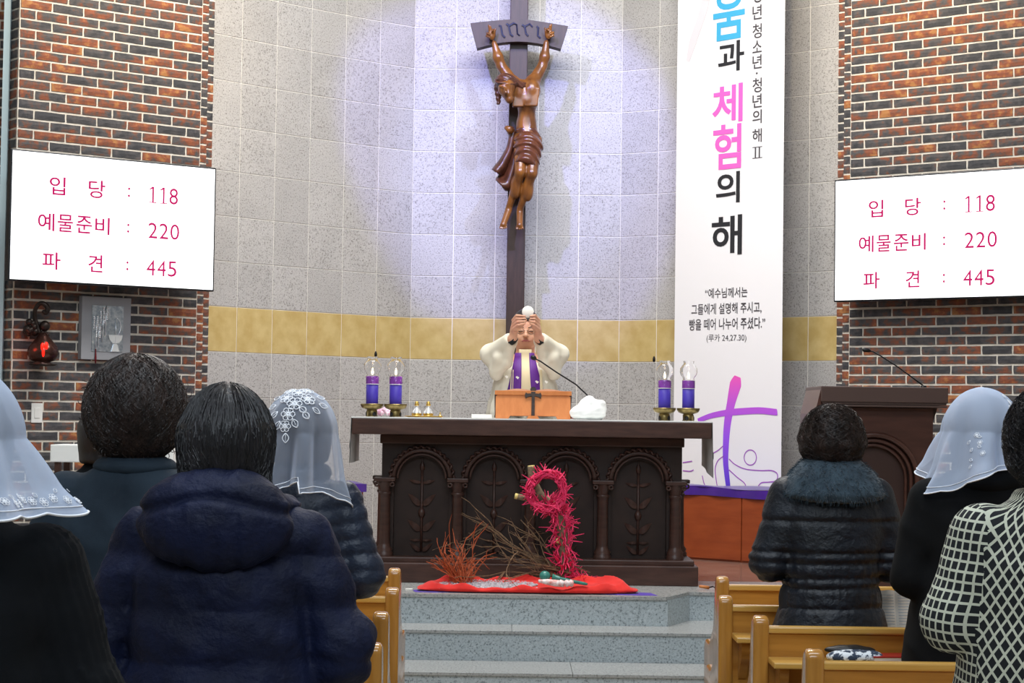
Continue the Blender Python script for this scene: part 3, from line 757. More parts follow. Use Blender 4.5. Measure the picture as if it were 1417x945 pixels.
ribbon(q, crv([(1001, 617), (994, 623), (987, 627)]), .0075)
ribbon(q, crv([(972, 658), (974, 667), (976, 672)]), .0075)
ribbon(q, crv([(945, 640), (958, 638)]), .0075); ribbon(q, crv([(945, 651), (955, 652), (960, 650)]), .0075)
obj('printed_figure_outlines', q, 'b_violet', ban)
q = MB(); ribbon(q, crv([(981, -16), (972, 20), (960, 55), (952, 85)]), [.075]*9+[.07]*8+list(np.linspace(.07, .03, 8)), -.002); obj('pale_grey_stroke', q, 'b_pale', ban)

# ================================================================== SCREENS
def tv(name, tl, bl_, tr, w_, label, off, mirror):
    """tl/bl_/tr: corner points in the world; builds a wall screen"""
    o = Vector(bl_); ux = (Vector(tr)-Vector(tl)); ux.z = 0; ux.normalize(); ht = (Vector(tl)-o).length
    ang = math.atan2(ux.y, ux.x)
    t = thing('wall_screen', label, 'screen', o, (0, 0, ang))
    obj('bezel', MB().cbox((0, 0, 0), (w_, .055, ht), .006), 'bezel', t)
    obj('display_panel', MB().box((.011, -.0015, .011), (w_-.011, .001, ht-.011)), 'screen', t)
    obj('wall_bracket', MB().box((w_*.35, .05, ht*.3), (w_*.65, .30, ht*.7)), 'dark_metal', t)
    def T(s, u0, v0, u1, v1, bold=0.0):
        q = MB()
        if s.isdigit():
            wd = (u1-u0)*.29; 
            for i, ch in enumerate(s):
                a = u0+(u1-u0)*(i*.355); b = a+wd
                if ch == '1':
                    Q = lambda x, y: ((a+(b-a)*x)*w_, -.0025, (1-(v0+(v1-v0)*y))*ht)
                    for pl in ([(.47, .0), (.66, .0), (.66, .96), (.47, .96)], [(.15, .95), (.98, .95), (.98, 1.0), (.15, 1.0)], [(.47, .0), (.5, .12), (.2, .2), (.15, .15)]):
                        v4 = [Q(*p_) for p_ in pl]; q.add(v4, [(0, 1, 2, 3)]); q.add([(x_, y_-.001, z_) for x_, y_, z_ in v4], [(3, 2, 1, 0)])
                else:
                    v, f_ = fit_text(ch, a*w_, (1-v1)*ht, b*w_, (1-v0)*ht, .0); q.add([(x, -.0025, z) for x, y, z in v], f_)
            obj('screen_number', q, 'screentext', t); return
        v, f_ = fit_text(s, u0*w_, (1-v1)*ht, u1*w_, (1-v0)*ht, bold); q.add([(x, -.0025, z) for x, y, z in v], f_)
        obj('screen_letter', q, 'screentext', t)
    rows_ = [(('입', .18, .255), ('당', .365, .445), ('118', .655, .805)), (('예', .13, .207), ('물', .222, .295), ('준', .310, .385), ('비', .40, .47), ('220', .66, .815)), (('파', .155, .24), ('견', .37, .44), ('445', .655, .805))]
    for r, (v0, v1) in enumerate(((.185, .325), (.47, .605), (.765, .90))):
        for s, a, b in rows_[r]:
            T(s, a, v0+(.012 if s.isdigit() else 0), b, v1, .010)
        T(':', .555, v0+.035, .566, v1-.03, .004)
    return t
tv('', at(13, 205, 11.80), at(11, 388, 11.80), at(297, 236, 12.62), 1.405, 'large lit wall screen with hymn numbers on the left brick wall', .1, 0)
a, b = at(1151.5, 249, 12.86), at(1153.5, 418, 12.86); a.x = b.x; 
tv('', a, b, (a.x+1.13, 12.86-.83, a.z), 1.405, 'large lit wall screen with hymn numbers on the right brick wall', .1, 1)

# ================================================================== LEFT BRICK WALL FITTINGS
def onwall(px, py, P0, N, off): return hit(px, py, P0+N*off, N)
wrot = math.radians(38)                     # local +x to the right along the wall, -y to the nave
lamp = thing('sanctuary_lamp', 'bronze sanctuary lamp with red light on a curled bracket, left of the metal plaque', 'lamp', onwall(59, 505, PL, NL, .12), (0, 0, wrot))
def L_(px, py, off=.12):
    p = onwall(px, py, PL, NL, off)-lamp.location; return Matrix.Rotation(-wrot, 3, 'Z') @ p
def lamp_shell():
    h = L_(59, 460).z; R0 = .098
    pr = [(.001, 0), (.055, .0), (.060, .010), (.045, .018), (.075, .03), (.094, .06), (.098, .085), (.088, .118), (.060, .152), (.036, .180), (.022, .205), (.020, h+.0)]
    return MB().lathe(pr, 28)
obj('lamp_body', lamp_shell(), 'lampbronze', lamp)
obj('base_rim', MB().lathe([(.001, -.006), (.07, -.006), (.088, .0), (.088, .006), (.06, .008)], 24), 'bronze', lamp)
for dx, dz, sx_ in ((-.040, .112, .012), (-.018, .118, .012), (-.038, .078, .009)):
    rr = .094 if dz > .1 else .101
    obj('red_glass_window', MB().ball((0, 0, 0), (sx_, .010, .026 if dz > .1 else .030), 12, 8), 'redglass', lamp, (dx, -math.sqrt(max(0, rr*rr-dx*dx))+.004, dz))
pts = [L_(*q) for q in ((55, 462, .11), (50, 447, .10), (48, 438, .10), (49, 428, .11), (55, 420, .13), (62, 421, .15), (66, 427, .155), (63, 433, .15), (59, 430, .15))]
obj('bracket', MB().tube(crv(pts, 4), list(np.interp(np.linspace(0, 1, 33), [0, .4, .8, 1], [.016, .013, .018, .010])), 10), 'bronze', lamp)
q = MB(); random.seed(3)
for k in range(26):
    q.ball(L_(44+random.uniform(-8, 6), 452+random.uniform(-7, 9), .09+random.uniform(-.03, .02)), .022, 9, 6)
q.ball(L_(62, 451, .12), .034, 16, 10)
for k in range(6): q.ball(L_(58+random.uniform(-3, 9), 462+random.uniform(-2, 2), .12), .014, 8, 6)
obj('grape_cluster', q, 'bronze', lamp)
obj('wall_arm', MB().tube([L_(47, 452, .09), L_(45, 455, .0)], .02, 8).tube([L_(45, 480, .06), L_(42, 480, .0)], .012, 8), 'bronze', lamp)
l = bpy.data.lights.new('sanctuary_lamp_light', 'POINT'); l.energy = .25; l.color = (1, .1, .05); l.shadow_soft_size = .03
lo = bpy.data.objects.new('sanctuary_lamp_light', l); link(lo, lamp); lo.location = (-.16, -.06, .12)
# plaque
pp = onwall(112, 497, PL, NL, .055)
plq = thing('relief_plaque', 'grey framed metal plaque with silver wheat and chalice relief, on the left brick wall', 'plaque', pp, (0, 0, wrot))
pw = ((onwall(180, 497, PL, NL, .055)-pp).to_2d()).length; ph = onwall(112, 409, PL, NL, .055).z-pp.z
obj('frame', MB().cbox((0, 0, 0), (pw, .05, ph), .004), 'plaque', plq)
rx0, rx1, rz0, rz1 = pw*.20, pw*.84, ph*.13, ph*.86
obj('relief_plate', MB().box((rx0, -.004, rz0), (rx1, .001, rz1)), 'silver', plq)
def RP(u, v): return (rx0+(rx1-rx0)*u, -.008, rz0+(rz1-rz0)*v)
q = MB()
for u0, vb, vt in ((.12, .05, .80), (.33, .2, .92), (.42, .35, 1.0), (.2, .1, .6)):
    q.tube([RP(u0, vb), RP(u0+.02, vt)], .003, 5)
    for k in range(7):
        v = vt-.05-.04*k
        for s in (-1, 1): q.ball(Vector(RP(u0+.055*s, v)), (.010, .004, .006), 6, 4)
obj('wheat_ears', q, 'silver_bright', plq)
q = MB(); q.tube([RP(.76+.15*math.sin(a), .55+.14*math.cos(a)*1.3) for a in [PI*k/14 for k in range(15)]], .003, 5)
q.prism([(RP(.52, .37)[0], RP(0, .37)[2]), (RP(.98, 0)[0], RP(0, .37)[2]), (RP(.94, 0)[0], RP(0, .27)[2]), (RP(.84, 0)[0], RP(0, .19)[2]), (RP(.66, 0)[0], RP(0, .19)[2]), (RP(.56, 0)[0], RP(0, .27)[2])][::-1], -.010, -.004)
q.prism([(RP(.70, 0)[0], RP(0, .18)[2]), (RP(.80, 0)[0], RP(0, .18)[2]), (RP(.88, 0)[0], RP(0, .01)[2]), (RP(.62, 0)[0], RP(0, .01)[2])][::-1], -.010, -.004)
q.tube([RP(.75, .2), RP(.75, .75)], .003, 5)
obj('chalice_relief', q, 'silver_bright', plq)
obj('key_tassel', MB().tube([RP(.13, .05), RP(.13, -.02), RP(.13, -.14), RP(.13, -.26)], [.003, .004, .007, .004], 6), 'tassel', plq, label='small dark red tassel hanging from the lock')
# switch
ps = onwall(51, 585, PL, NL, .012)
sw = thing('light_switch', 'white rectangular light switch on the left brick wall below the lamp', 'switch', ps, (0, 0, wrot))
obj('plate', MB().cbox((-.038, 0, 0), (.038, .012, .125), .003), 'switch', sw); obj('rocker', MB().cbox((-.018, -.004, .03), (.018, .001, .095), .002), 'switch', sw)
# credence table
pt = at(150, 615, 11.75)
tb = thing('credence_table', 'small side table under a white cloth before the left brick wall', 'table', (pt.x, 11.75, PZ))
tx0, tx1 = at(70, 620, 11.6).x-pt.x, at(240, 620, 11.6).x-pt.x; tz = at(70, 615, 11.6).z-PZ
obj('cloth_top', MB().cbox((tx0, -.16, tz-.105), (tx1, .16, tz), .006), 'linen', tb)
for sx_ in (tx0+.04, tx1-.04):
    for sy_ in (-.12, .12): obj('leg', MB().cbox((sx_-.018, sy_-.018, 0), (sx_+.018, sy_+.018, tz-.1), .003), 'altar_wood', tb)

# ================================================================== AMBO
YB = 11.15
pa = at(1212, 700, YB+.2); amb = thing('ambo', 'large dark wooden lectern with an arched recess, before the right brick wall', 'lectern', (pa.x, YB+.3, PZ))
def bxp(px, Y=YB): return at(px, 600, Y).x-pa.x
def bzp(py, px=1210, Y=YB): return at(px, py, Y).z-PZ
zt, zb = bzp(535), bzp(557)
X0, X1 = bxp(1136), bxp(1312)
obj('top_board', MB().cbox((X0, -.3, zb), (X1, .30, zt), .006).cbox((X0+.008, -.292, zb-.012), (X1-.008, .29, zb+.001), .003).cbox((X0+.004, -.296, zb-.026), (X1-.004, .29, zb-.014), .003), 'ambo_top', amb)
# slanted left wing of the desk
m_ = MB(); a0, a1 = bxp(1136), bxp(1110, YB+.5)
m_.prism([(a0+.004, zt-.004), (a1, zt-.16), (a1, zt-.30), (a0+.004, zb-.03)][::-1], -.28, .28); obj('side_wing', m_, 'ambo', amb)
BX0, BX1 = bxp(1150, YB+.08), bxp(1291, YB+.08)
m_ = MB(); m_.prism([(BX0, 0), (BX1, 0), (BX1, zb-.16), (X1-.03, zb-.026), (X0+.01, zb-.026), (BX0, zb-.10)], -.15, .25)
fy = -.22; acx = bxp(1209, YB+.08); r_ = .258; sp = bzp(601, 1210, YB+.08)-r_
face = MB(); n = 22
pts = [(acx-r_*math.cos(PI*k/n), sp+r_*math.sin(PI*k/n)) for k in range(n+1)]
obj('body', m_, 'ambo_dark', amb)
zc = zb-.03
for p, q_ in zip(pts[:-1], pts[1:]):
    face.add([(p[0], fy, p[1]), (q_[0], fy, q_[1]), (q_[0], fy, zc), (p[0], fy, zc)], [(0, 1, 2, 3)])
    face.add([(p[0], fy, p[1]), (q_[0], fy, q_[1]), (q_[0], -.14, q_[1]), (p[0], -.14, p[1])], [(3, 2, 1, 0)])
face.box((BX0, fy, 0), (acx-r_, -.14, zc)); face.box((acx+r_, fy, 0), (BX1, -.14, zc))
obj('front_face', face, 'ambo', amb)
m_ = MB()
for rr, th, yy in ((r_-.002, .016, fy-.006), (r_-.034, .012, fy+.016), (r_-.062, .010, fy+.034)):
    m_.tube([(acx-rr, yy, 0)]+[(acx-rr*math.cos(PI*k/24), yy, sp+rr*math.sin(PI*k/24)) for k in range(25)]+[(acx+rr, yy, 0)], th, 8)
obj('arch_moulding', m_, 'ambo', amb)
obj('base', MB().cbox((BX0-.05, -.27, 0), (BX1+.05, .27, .09), .006), 'ambo', amb)
am = thing('ambo_microphone', 'thin black gooseneck microphone on the top of the dark lectern', 'microphone', (at(1278, 535, YB+.15).x, YB+.15, PZ+zt+.001))
pts = [at(x, y, YB+.15) for x, y in ((1278, 534), (1262, 522), (1240, 506), (1218, 492), (1208, 486.5), (1204, 485.5))]
obj('gooseneck', MB().tube([rel(am, p) for p in pts], .0042, 8), 'dark_metal', am)
obj('microphone_head', MB().tube([rel(am, at(x, y, YB+.15)) for x, y in ((1205, 485.5), (1202, 484.8), (1196, 484), (1193, 484))], [.006, .012, .014, .006], 12), 'dark_metal', am)
obj('base', MB().lathe([(0, 0), (.02, 0), (.016, .012), (0, .014)], 14), 'dark_metal', am)
# ================================================================== CRUCIFIX
YX = 14.42                                   # front of the upright
cz0 = at(713, 447, YX)
cru = thing('crucifix', 'large wooden crucifix with carved figure on the apse wall above the priest', 'crucifix', (at(713, 300, YX).x, YX, 1.2))
def R_x(px, py, Y=YX): return at(px, py, Y)-cru.location
hw = .068
zt_ = 5.6-1.2
xm = R_x(716, 200).x
obj('upright_beam', MB().cbox((xm-hw, 0, -.5), (xm+hw, .11, zt_), .006), 'cross_wood', cru)
obj('wall_mount', MB().box((xm-.05, .10, 1.0), (xm+.05, .37, 1.1)).box((xm-.05, .10, 3.0), (xm+.05, .37, 3.1)), 'dark_metal', cru)
YT = YX-.09
top = [(651, 32), (668, 30), (685, 28.5), (702, 27), (717, 26), (733, 27.5), (750, 30), (768, 33), (786, 36)]
bot = [(776, 67.5), (760, 63), (745, 60), (730, 58), (717, 57.4), (703, 57.8), (690, 59.5), (676, 62.5), (660, 66.5)]
q = MB(); P_ = [R_x(a, b, YT) for a, b in top]+[R_x(a, b, YT) for a, b in bot]
q.prism([(p.x, p.z) for p in P_], YT-YX, YT-YX+.11)
b_ = bmesh.new(); me = q.mesh('title_board'); b_.from_mesh(me); bmesh.ops.recalc_face_normals(b_, faces=b_.faces); b_.to_mesh(me); b_.free()
brd = obj('title_board', me, 'cross_wood', cru)
M['carve'] = mat('carved_letter', '1e2140', .6)
def stroke_letters():
    yy = YT-.004
    def S(pts, r=2.0):
        qq.tube([R_x(a, b, yy) for a, b in pts], r/188, 4, True, None, False, .5)
    L = []
    for body in ('i1', 'n', 'r', 'i2'):
        qq = MB()
        if body == 'i1': S([(690.5, 34.5), (694, 37)], 1.4); S([(693, 35), (695.5, 48), (699, 51.5)])
        if body == 'n': S([(701, 32.5), (705, 36)]); S([(704, 34), (706.5, 47), (710, 50)]); S([(705, 35), (711, 31.5), (715, 34), (716, 46.5), (719, 49)])
        if body == 'r': S([(722.5, 34), (727, 37)]); S([(726, 35), (728, 46), (731, 49.5)]); S([(727, 36), (733, 32.5), (737, 37)], 1.8)
        if body == 'i2': S([(742.5, 36), (746, 39)], 1.4); S([(745, 38), (744.5, 49), (748, 52.5)])
        obj('carved_letter', qq, 'carve', brd)
stroke_letters()
# corpus: one continuous carved body
def J(px, py, dy): p = R_x(px, py, YX-dy); return (p.x, p.y, p.z)
u = 1/186.0
def body(P):
    C = lambda a, b, ra, rb: cone(P, J(*a), J(*b), ra*u, rb*u)
    # torso
    d = cone(P, J(728, 128, .17), J(729, 140, .19), 15*u, 14.5*u)
    d = smin(d, ell(P, J(718, 130, .20), (11.5*u, .07, 14*u)), .02); d = smin(d, ell(P, J(736, 125, .20), (12*u, .07, 16*u)), .02)
    d = smin(d, C((729, 140, .16), (729, 172, .15), 12.5, 11.5), .03)
    d = smin(d, C((728, 172, .14), (730, 195, .15), 13.5, 17), .03)
    d = smax(d, -ell(P, J(729, 166, .245), (9*u, .030, 13*u)), .012)          # hollow belly
    for cx_, cy_, hw_, hh_ in ((717.5, 139, 7.5, 8.5), (736.5, 134, 9.0, 13)):
        X_, Y_, Z_ = J(cx_, cy_, .255); bx_ = np.maximum(np.maximum(np.abs(P[0]-X_-.12*(P[2]-Z_))-hw_*u, np.abs(P[2]-Z_)-hh_*u), np.abs(P[1]-Y_-.02)-.028)
        d = smin(d, bx_, .006)
    # arms
    for sh, el, wr, pa_ in (((711, 117, .15), (693.5, 91, .12), (684, 60, .125), (680.5, 49, .135)), ((737, 115, .15), (750.5, 91.5, .12), (756, 59, .125), (759, 48, .135))):
        a = cone(P, J(*sh), J(*el), 9.5*u, 6.8*u); a = smin(a, ell(P, J(sh[0], sh[1]-2, .16), (10*u, .055, 10*u)), .02)
        a = smin(a, smin(cone(P, J(*el), J((el[0]+wr[0])/2+.5, (el[1]+wr[1])/2+4, .125), 6.4*u, 6.9*u), cone(P, J((el[0]+wr[0])/2+.5, (el[1]+wr[1])/2+4, .125), J(*wr), 6.9*u, 3.7*u), .02), .012)
        a = smin(a, ell(P, J(*pa_), (5.2*u, .016, 6.5*u)), .014)
        d = smin(d, a, .022)
        s = 1 if pa_[0] > 700 else -1
        x, y = pa_[0], pa_[1]
        for (dx, dy, ex, ey, o) in ((-s*-2.5, -4, s*4.2, -14, 0), (s*.8, -5, s*2.0, -13, .004)):
            d = smin(d, cone(P, J(x+dx, y+dy, .14), J(x+ex, y+ey, .15+o), 1.9*u, 1.3*u), .004)
        for (dx, dy, ex, ey) in ((s*3.5, -2, s*6.5, -3), (s*4, 1.5, s*7, 1.0), (-s*1, -3, -s*1.5, -8)):
            d = smin(d, smin(cone(P, J(x+dx, y+dy, .145), J(x+ex, y+ey, .175), 1.8*u, 1.6*u), cone(P, J(x+ex, y+ey, .175), J(x+dx*.6, y+ey+2, .185), 1.6*u, 1.3*u), .003), .004)
        d = smin(d, cone(P, J(x-s*3, y, .14), J(x-s*4.8, y-9, .155), 2.0*u, 1.4*u), .004)
    # legs
    d = smin(d, smin(C((722, 195, .15), (720, 238, .25), 11.5, 8), C((720, 238, .25), (705, 285, .12), 7.4, 4.6), .012), .02)
    d = smin(d, smin(C((739, 195, .15), (736, 240, .25), 11.5, 8), C((736, 240, .25), (720, 288, .12), 7.4, 4.6), .012), .012)
    d = smin(d, ell(P, J(714, 258, .185), (7.5*u, .05, 17*u)), .02); d = smin(d, ell(P, J(731, 262, .185), (7.5*u, .05, 17*u)), .02)
    for (hx, hy, tx, ty) in ((704, 290, 696.5, 311), (719.5, 293, 719, 312)):
        d = smin(d, cone(P, J(hx, hy, .11), J(tx, ty, .17), 5.0*u, 4.4*u), .014)
        for k in range(5):
            o = (k-2)*2.1; d = smin(d, cone(P, J(tx+o*.9, ty+1, .17), J(tx+o*1.15, ty+5.5-abs(o)*.2, .185), 1.4*u, 1.1*u), .003)
    # neck and head, bowed to the picture's left
    d = smin(d, C((722, 118, .19), (708, 122, .25), 8, 7.5), .03)
    hd = ell(P, J(701, 121, .30), (11.5*u, .075, 13.5*u), Matrix.Rotation(math.radians(28), 3, 'Y'))
    hd = smin(hd, ell(P, J(703, 131, .32), (7.5*u, .055, 8*u)), .02)
    hd = smin(hd, cone(P, J(697, 120, .365), J(700, 128, .395), 1.8*u, 2.8*u), .008)      # nose
    hd = smin(hd, C((692, 119.5, .36), (703, 116, .37), 2.0, 2.0), .006)                    # brow
    hd = smax(hd, -ell(P, J(695, 123.5, .375), (2.6*u, .012, 1.6*u)), .006); hd = smax(hd, -ell(P, J(703.5, 121, .385), (2.6*u, .012, 1.6*u)), .006)
    hd = smin(hd, ell(P, J(705, 137.5, .33), (6*u, .04, 6*u)), .01)                         # beard
    return smin(d, hd, .012)
lo = (R_x(665, 320, YX).x, -.50, R_x(700, 336).z); hi = (R_x(775, 20).x, .02, R_x(700, 25).z)
corp = obj('carved_figure', nets(body, lo, hi, .0068), 'corpus', cru)
def hair(P):
    d = ell(P, J(700, 114.5, .275), (14.5*u, .085, 12.5*u), Matrix.Rotation(math.radians(28), 3, 'Y'))
    d = smin(d, cone(P, J(689, 121, .24), J(690, 143, .24), 5.5*u, 2.6*u), .02)
    d = smin(d, cone(P, J(706, 112, .29), J(724, 119, .24), 7.5*u, 4*u), .02); d = smin(d, cone(P, J(722, 119, .25), J(731, 113, .21), 4*u, 1.2*u), .01)
    d = smax(d, -ell(P, J(700.5, 127, .37), (12.5*u, .085, 12*u)), .008)
    return d+.0035*np.sin((P[0]*.5+P[2]*1.0+P[1]*.5)*190)
obj('carved_hair', nets(hair, (R_x(680, 200).x, -.46, R_x(700, 152).z), (R_x(738, 200).x, -.1, R_x(700, 95).z), .006), 'corpus_dark', corp)
q = MB()
for k in range(3):
    q.tube([J(700+14.8*math.cos(a+.2*k)+.3*k, 112.5+9.5*math.sin(a+.2*k)*.42+3.6*math.cos(a+k)*.4, .285+.085*math.sin(a)) for a in [i*PI/12 for i in range(25)]], 1.3*u, 5)
obj('carved_crown', q, 'corpus_dark', corp)
def loin(P):
    d = cone(P, J(729, 188, .155), J(731, 202, .165), 15.5*u, 19*u); d = smin(d, cone(P, J(731, 202, .165), J(729, 224, .20), 19.5*u, 17.5*u), .03)
    d = smax(d, P[2]-J(729, 178.5, .15)[2], .01); d = smax(d, J(729, 229.5, .15)[2]-P[2]-.25*(P[0]-J(729, 0, .15)[0]), .01)
    f = np.sin((P[2]*1.0-.45*(P[0]-J(727, 0, .1)[0])+1.5*(P[0]-J(722, 0, .1)[0])**2*4+.03*wob(P, 16, 2))*95)
    d = d+.0065*f
    return d
obj('carved_loincloth', nets(loin, (R_x(705, 200).x, -.34, R_x(700, 240).z), (R_x(757, 200).x, .0, R_x(700, 172).z), .006), 'loin', corp)
q = MB()
kn = [[(703, 176), (708, 181), (703, 205), (693, 222), (682, 236)], [(708, 176), (712, 185), (708, 210), (697, 235), (690, 241)], [(711, 186), (713, 200), (709, 222), (699, 250), (686, 250)], [(713, 195), (715, 215), (712, 240), (706, 262), (699, 262)]]
n = 17
def tail(u_, v_):
    a = u_*3; i = min(int(a), 2); t_ = a-i; A, B = kn[i], kn[i+1]; b = v_*4; j = min(int(b), 3); s_ = b-j
    x0_ = A[j][0]*(1-s_)+A[j+1][0]*s_; y0_ = A[j][1]*(1-s_)+A[j+1][1]*s_; x1_ = B[j][0]*(1-s_)+B[j+1][0]*s_; y1_ = B[j][1]*(1-s_)+B[j+1][1]*s_
    return J(x0_*(1-t_)+x1_*t_, y0_*(1-t_)+y1_*t_, .13+.035*math.sin(u_*PI*3)*(.3+v_))
q.grid(tail, 22, 16)
me = q.mesh('hanging_tail'); o = obj('hanging_tail', me, 'corpus_dark', corp); md = o.modifiers.new('thick', 'SOLIDIFY'); md.thickness = .014
q = MB(); q.tube([J(707, 183, .17), J(704, 178, .19), J(699, 176, .18)], [5*u, 5*u, 2.5*u], 8); obj('cloth_knot', q, 'corpus', corp)

# ================================================================== LENTEN ARRANGEMENT
def tube_mesh(lines, n=4):
    q = MB()
    for pts, r in lines: q.tube(pts, r, n, False, None, False)
    return q
random.seed(11)
YR = 10.80
def fl(px, py): # on the platform floor
    return hit(px, py, Vector((0, 0, PZ)), Vector((0, 0, 1)))
def sheet(name, outl, z, m_, label, thick=.004, wav=.004):
    cpt = Vector((sum(p.x for p in outl)/len(outl), sum(p.y for p in outl)/len(outl), 0))
    v, f_ = [], []; K = 7; n_ = len(outl)
    for k in range(K+1):
        for p in outl:
            w_ = cpt+(p-cpt)*(k/K if k else .001); v.append((w_.x, w_.y, z+thick+(wav*(math.sin(w_.x*23+k)+math.sin(w_.y*31)))*.5*(k < K)-(thick*.8 if k == K else 0)))
    for k in range(K):
        for i in range(n_): f_.append((k*n_+i, k*n_+(i+1) % n_, (k+1)*n_+(i+1) % n_, (k+1)*n_+i))
    me = meshdata(name, v, f_, True); o = obj(name, me, m_); tag(o, label, 'cloth'); return o
c4 = [fl(579, 807), fl(571, 817), fl(575, 819.5), fl(700, 820.5), fl(800, 822), fl(911, 824.5), fl(893, 811), fl(860, 806), fl(700, 803)]
c4 = [Vector((max(-9, p.x), min(max(p.y, 10.548), 10.78), 0)) for p in c4]
def dens(pts, m=5):
    o_ = []
    for i in range(len(pts)):
        for k in range(m): o_.append(pts[i].lerp(pts[(i+1) % len(pts)], k/m))
    return o_
sheet('purple_cloth', dens(c4), PZ, 'purple_felt', 'flat purple felt cloth on the top step under the red cloth', .004, .001)
def redf(P):
    x, y, z = P; a = ((fl(577, 812).x+fl(878, 812).x)/2); hw_ = (fl(878, 812).x-fl(577, 812).x)/2
    q = (np.abs((x-a)/hw_)**3+np.abs((y-10.722)/.110)**3)**(1/3)
    zz = z-PZ-.006
    edge = np.clip(1-np.abs(q-.86)/.20, 0, 1)
    rgt = 1+1.1*np.exp(-((x-a-hw_*.78)/.1)**2)
    h = (.010+.048*np.clip((y-10.61)/.20, 0, 1)*np.clip((.97-q)/.12, .25, 1)+(.017*rgt+.010*np.sin(x*17)+.008*np.sin(x*41+y*30))*edge**.7+.003*wob((x, y, 0*z), 60, 3))
    return smax(smax(zz-h, -zz, .004)*.6, (q-1)*.110, .012)
a0 = fl(577, 812).x; a1 = fl(878, 812).x
tag(obj('red_cloth', nets(redf, (a0-.03, 10.56, PZ), (a1+.03, 10.84, PZ+.13), .0065), 'red'), 'crumpled red cloth spread on the purple one before the altar', 'cloth')
v = []; q = MB(); ga, gb = fl(612, 808).x, fl(742, 808).x
for k in range(1500):
    x = random.uniform(ga, gb); y = 10.705+random.uniform(-.07, .07)*(1-abs((x-(ga+gb)/2)/((gb-ga)/2))**4); s = random.uniform(.002, .004); z = PZ+.020+.24*(y-10.62)+random.uniform(0, .006)
    a = random.random()*3; q.add([(x+s*math.cos(a), y+s*math.sin(a), z), (x-s*math.sin(a), y+s*math.cos(a), z), (x-s*math.cos(a), y-s*math.sin(a), z), (x+s*math.sin(a), y-s*math.cos(a), z), (x, y, z+s*1.3)], [(0, 1, 4), (1, 2, 4), (2, 3, 4), (3, 0, 4)])
q.grid(lambda u_, v_: (ga+(gb-ga)*u_, 10.635+.13*v_, PZ+.0175+.24*(.015+.13*v_)+.004*math.sin(PI*u_)*math.sin(PI*v_)), 20, 6)
tag(obj('white_gravel', q, 'grain'), 'patch of fine white gravel strewn on the red cloth', 'gravel', None, 'stuff')
def branchy(p, d, L, r, depth, out, bend=.25, nb=3, up=0.0, minz=PZ+.012):
    pts = [Vector(p)]; d = Vector(d).normalized(); n_ = 5
    for k in range(n_):
        d = (d+Vector((random.gauss(0, bend), random.gauss(0, bend), random.gauss(0, bend)+up))*.5).normalized()
        q_ = pts[-1]+d*(L/n_); q_.z = max(q_.z, minz); q_.y = min(max(q_.y, 10.57), 11.12) ; pts.append(q_)
    out.append((pts, [r*(1-.6*k/n_) for k in range(n_+1)]))
    if depth > 0:
        for k in range(nb):
            i = random.randint(1, n_); dd = (d+Vector((random.gauss(0, .6), random.gauss(0, .5), random.gauss(0, .6)))).normalized()
            branchy(pts[i], dd, L*random.uniform(.35, .65), r*.6, depth-1, out, bend, nb, up, minz)
# orange bundle
og = fl(645, 806); og = Vector((og.x, 10.74, PZ+.03)); ls = []
for k in range(30):
    tx, ty = random.choice([(603, 768), (612, 770), (622, 748), (637, 746), (645, 768), (663, 772), (608, 775), (630, 772), (617, 782), (650, 785)])
    tgt = at(tx+random.uniform(-4, 4), ty+random.uniform(-2, 8), 10.76+random.uniform(-.08, .06)); d = tgt-og
    branchy(og+Vector((random.uniform(-.05, .04), random.uniform(-.03, .03), random.uniform(-.01, .03))), d, d.length*.95, .0058, 1, ls, .30, 4)
tag(obj('orange_twigs', tube_mesh(ls), 'twig_orange'), 'bundle of orange dyed twigs standing on the red cloth', 'twigs', None, 'stuff')
# bare branches
bb = at(790, 795, 10.86); ls = []
for k in range(15):
    tx, ty = random.choice([(668, 728), (668, 770), (672, 780), (660, 790), (700, 755), (690, 765), (680, 760), (710, 785), (700, 795), (710, 730), (665, 765)])
    tgt = at(tx+random.uniform(-5, 5), ty+random.uniform(-4, 4), 10.86+random.uniform(-.1, .1)); d = tgt-bb
    branchy(bb+Vector((0, random.uniform(-.04, .04), random.uniform(-.03, .05))), d+Vector((0, 0, .08*d.length)), d.length, .0068, 2 if k < 7 else 1, ls, .30, 3)
for tx, ty in ((815, 800), (806, 790)):
    tgt = at(tx, ty+3, 10.84); d = at(tx, ty, 10.84)-at(775, 775, 10.88); branchy(at(775, 770, 10.88), d, d.length, .004, 1, ls, .1, 2)
tag(obj('bare_branches', tube_mesh(ls), 'twig_brown'), 'low tangle of bare brown branches beside the crimson trunk', 'branches', None, 'stuff')
# crimson trunk with wreath
tr = thing('crimson_branch', 'crooked upright trunk wrapped in crimson twigs, holding a thorn wreath before the altar', 'branch', (at(778, 800, 10.88).x, 10.88, PZ+.012))
def T3(px, py, dy=0): p = at(px, py, 10.88+dy)-tr.location; return p
tp = crv([T3(783, 806), T3(781, 780), T3(779, 750), T3(775, 720), T3(766, 700), T3(750, 688), T3(737, 662), T3(735, 645)], 5)
obj('trunk', MB().tube(tp, list(np.linspace(.036, .020, len(tp))), 10), 'bark', tr)
obj('side_stub', MB().tube([T3(745, 695), T3(730, 690, -.01), T3(714, 686.5, -.02)], [.018, .017, .0165], 10), 'bark', tr)
obj('cut_end', MB().tube([T3(735.3, 647.5), T3(735, 644)], [.0203, .0195], 10), 'cutwood', tr, label='pale sawn end'); obj('cut_end', MB().tube([T3(716, 687, -.02), T3(712.5, 686.2, -.022)], [.0168, .0162], 10), 'cutwood', tr, label='pale sawn end')
obj('knot', MB().ball(T3(772, 748, -.036), (.014, .008, .016), 8, 6), 'cutwood', tr)
ls = []
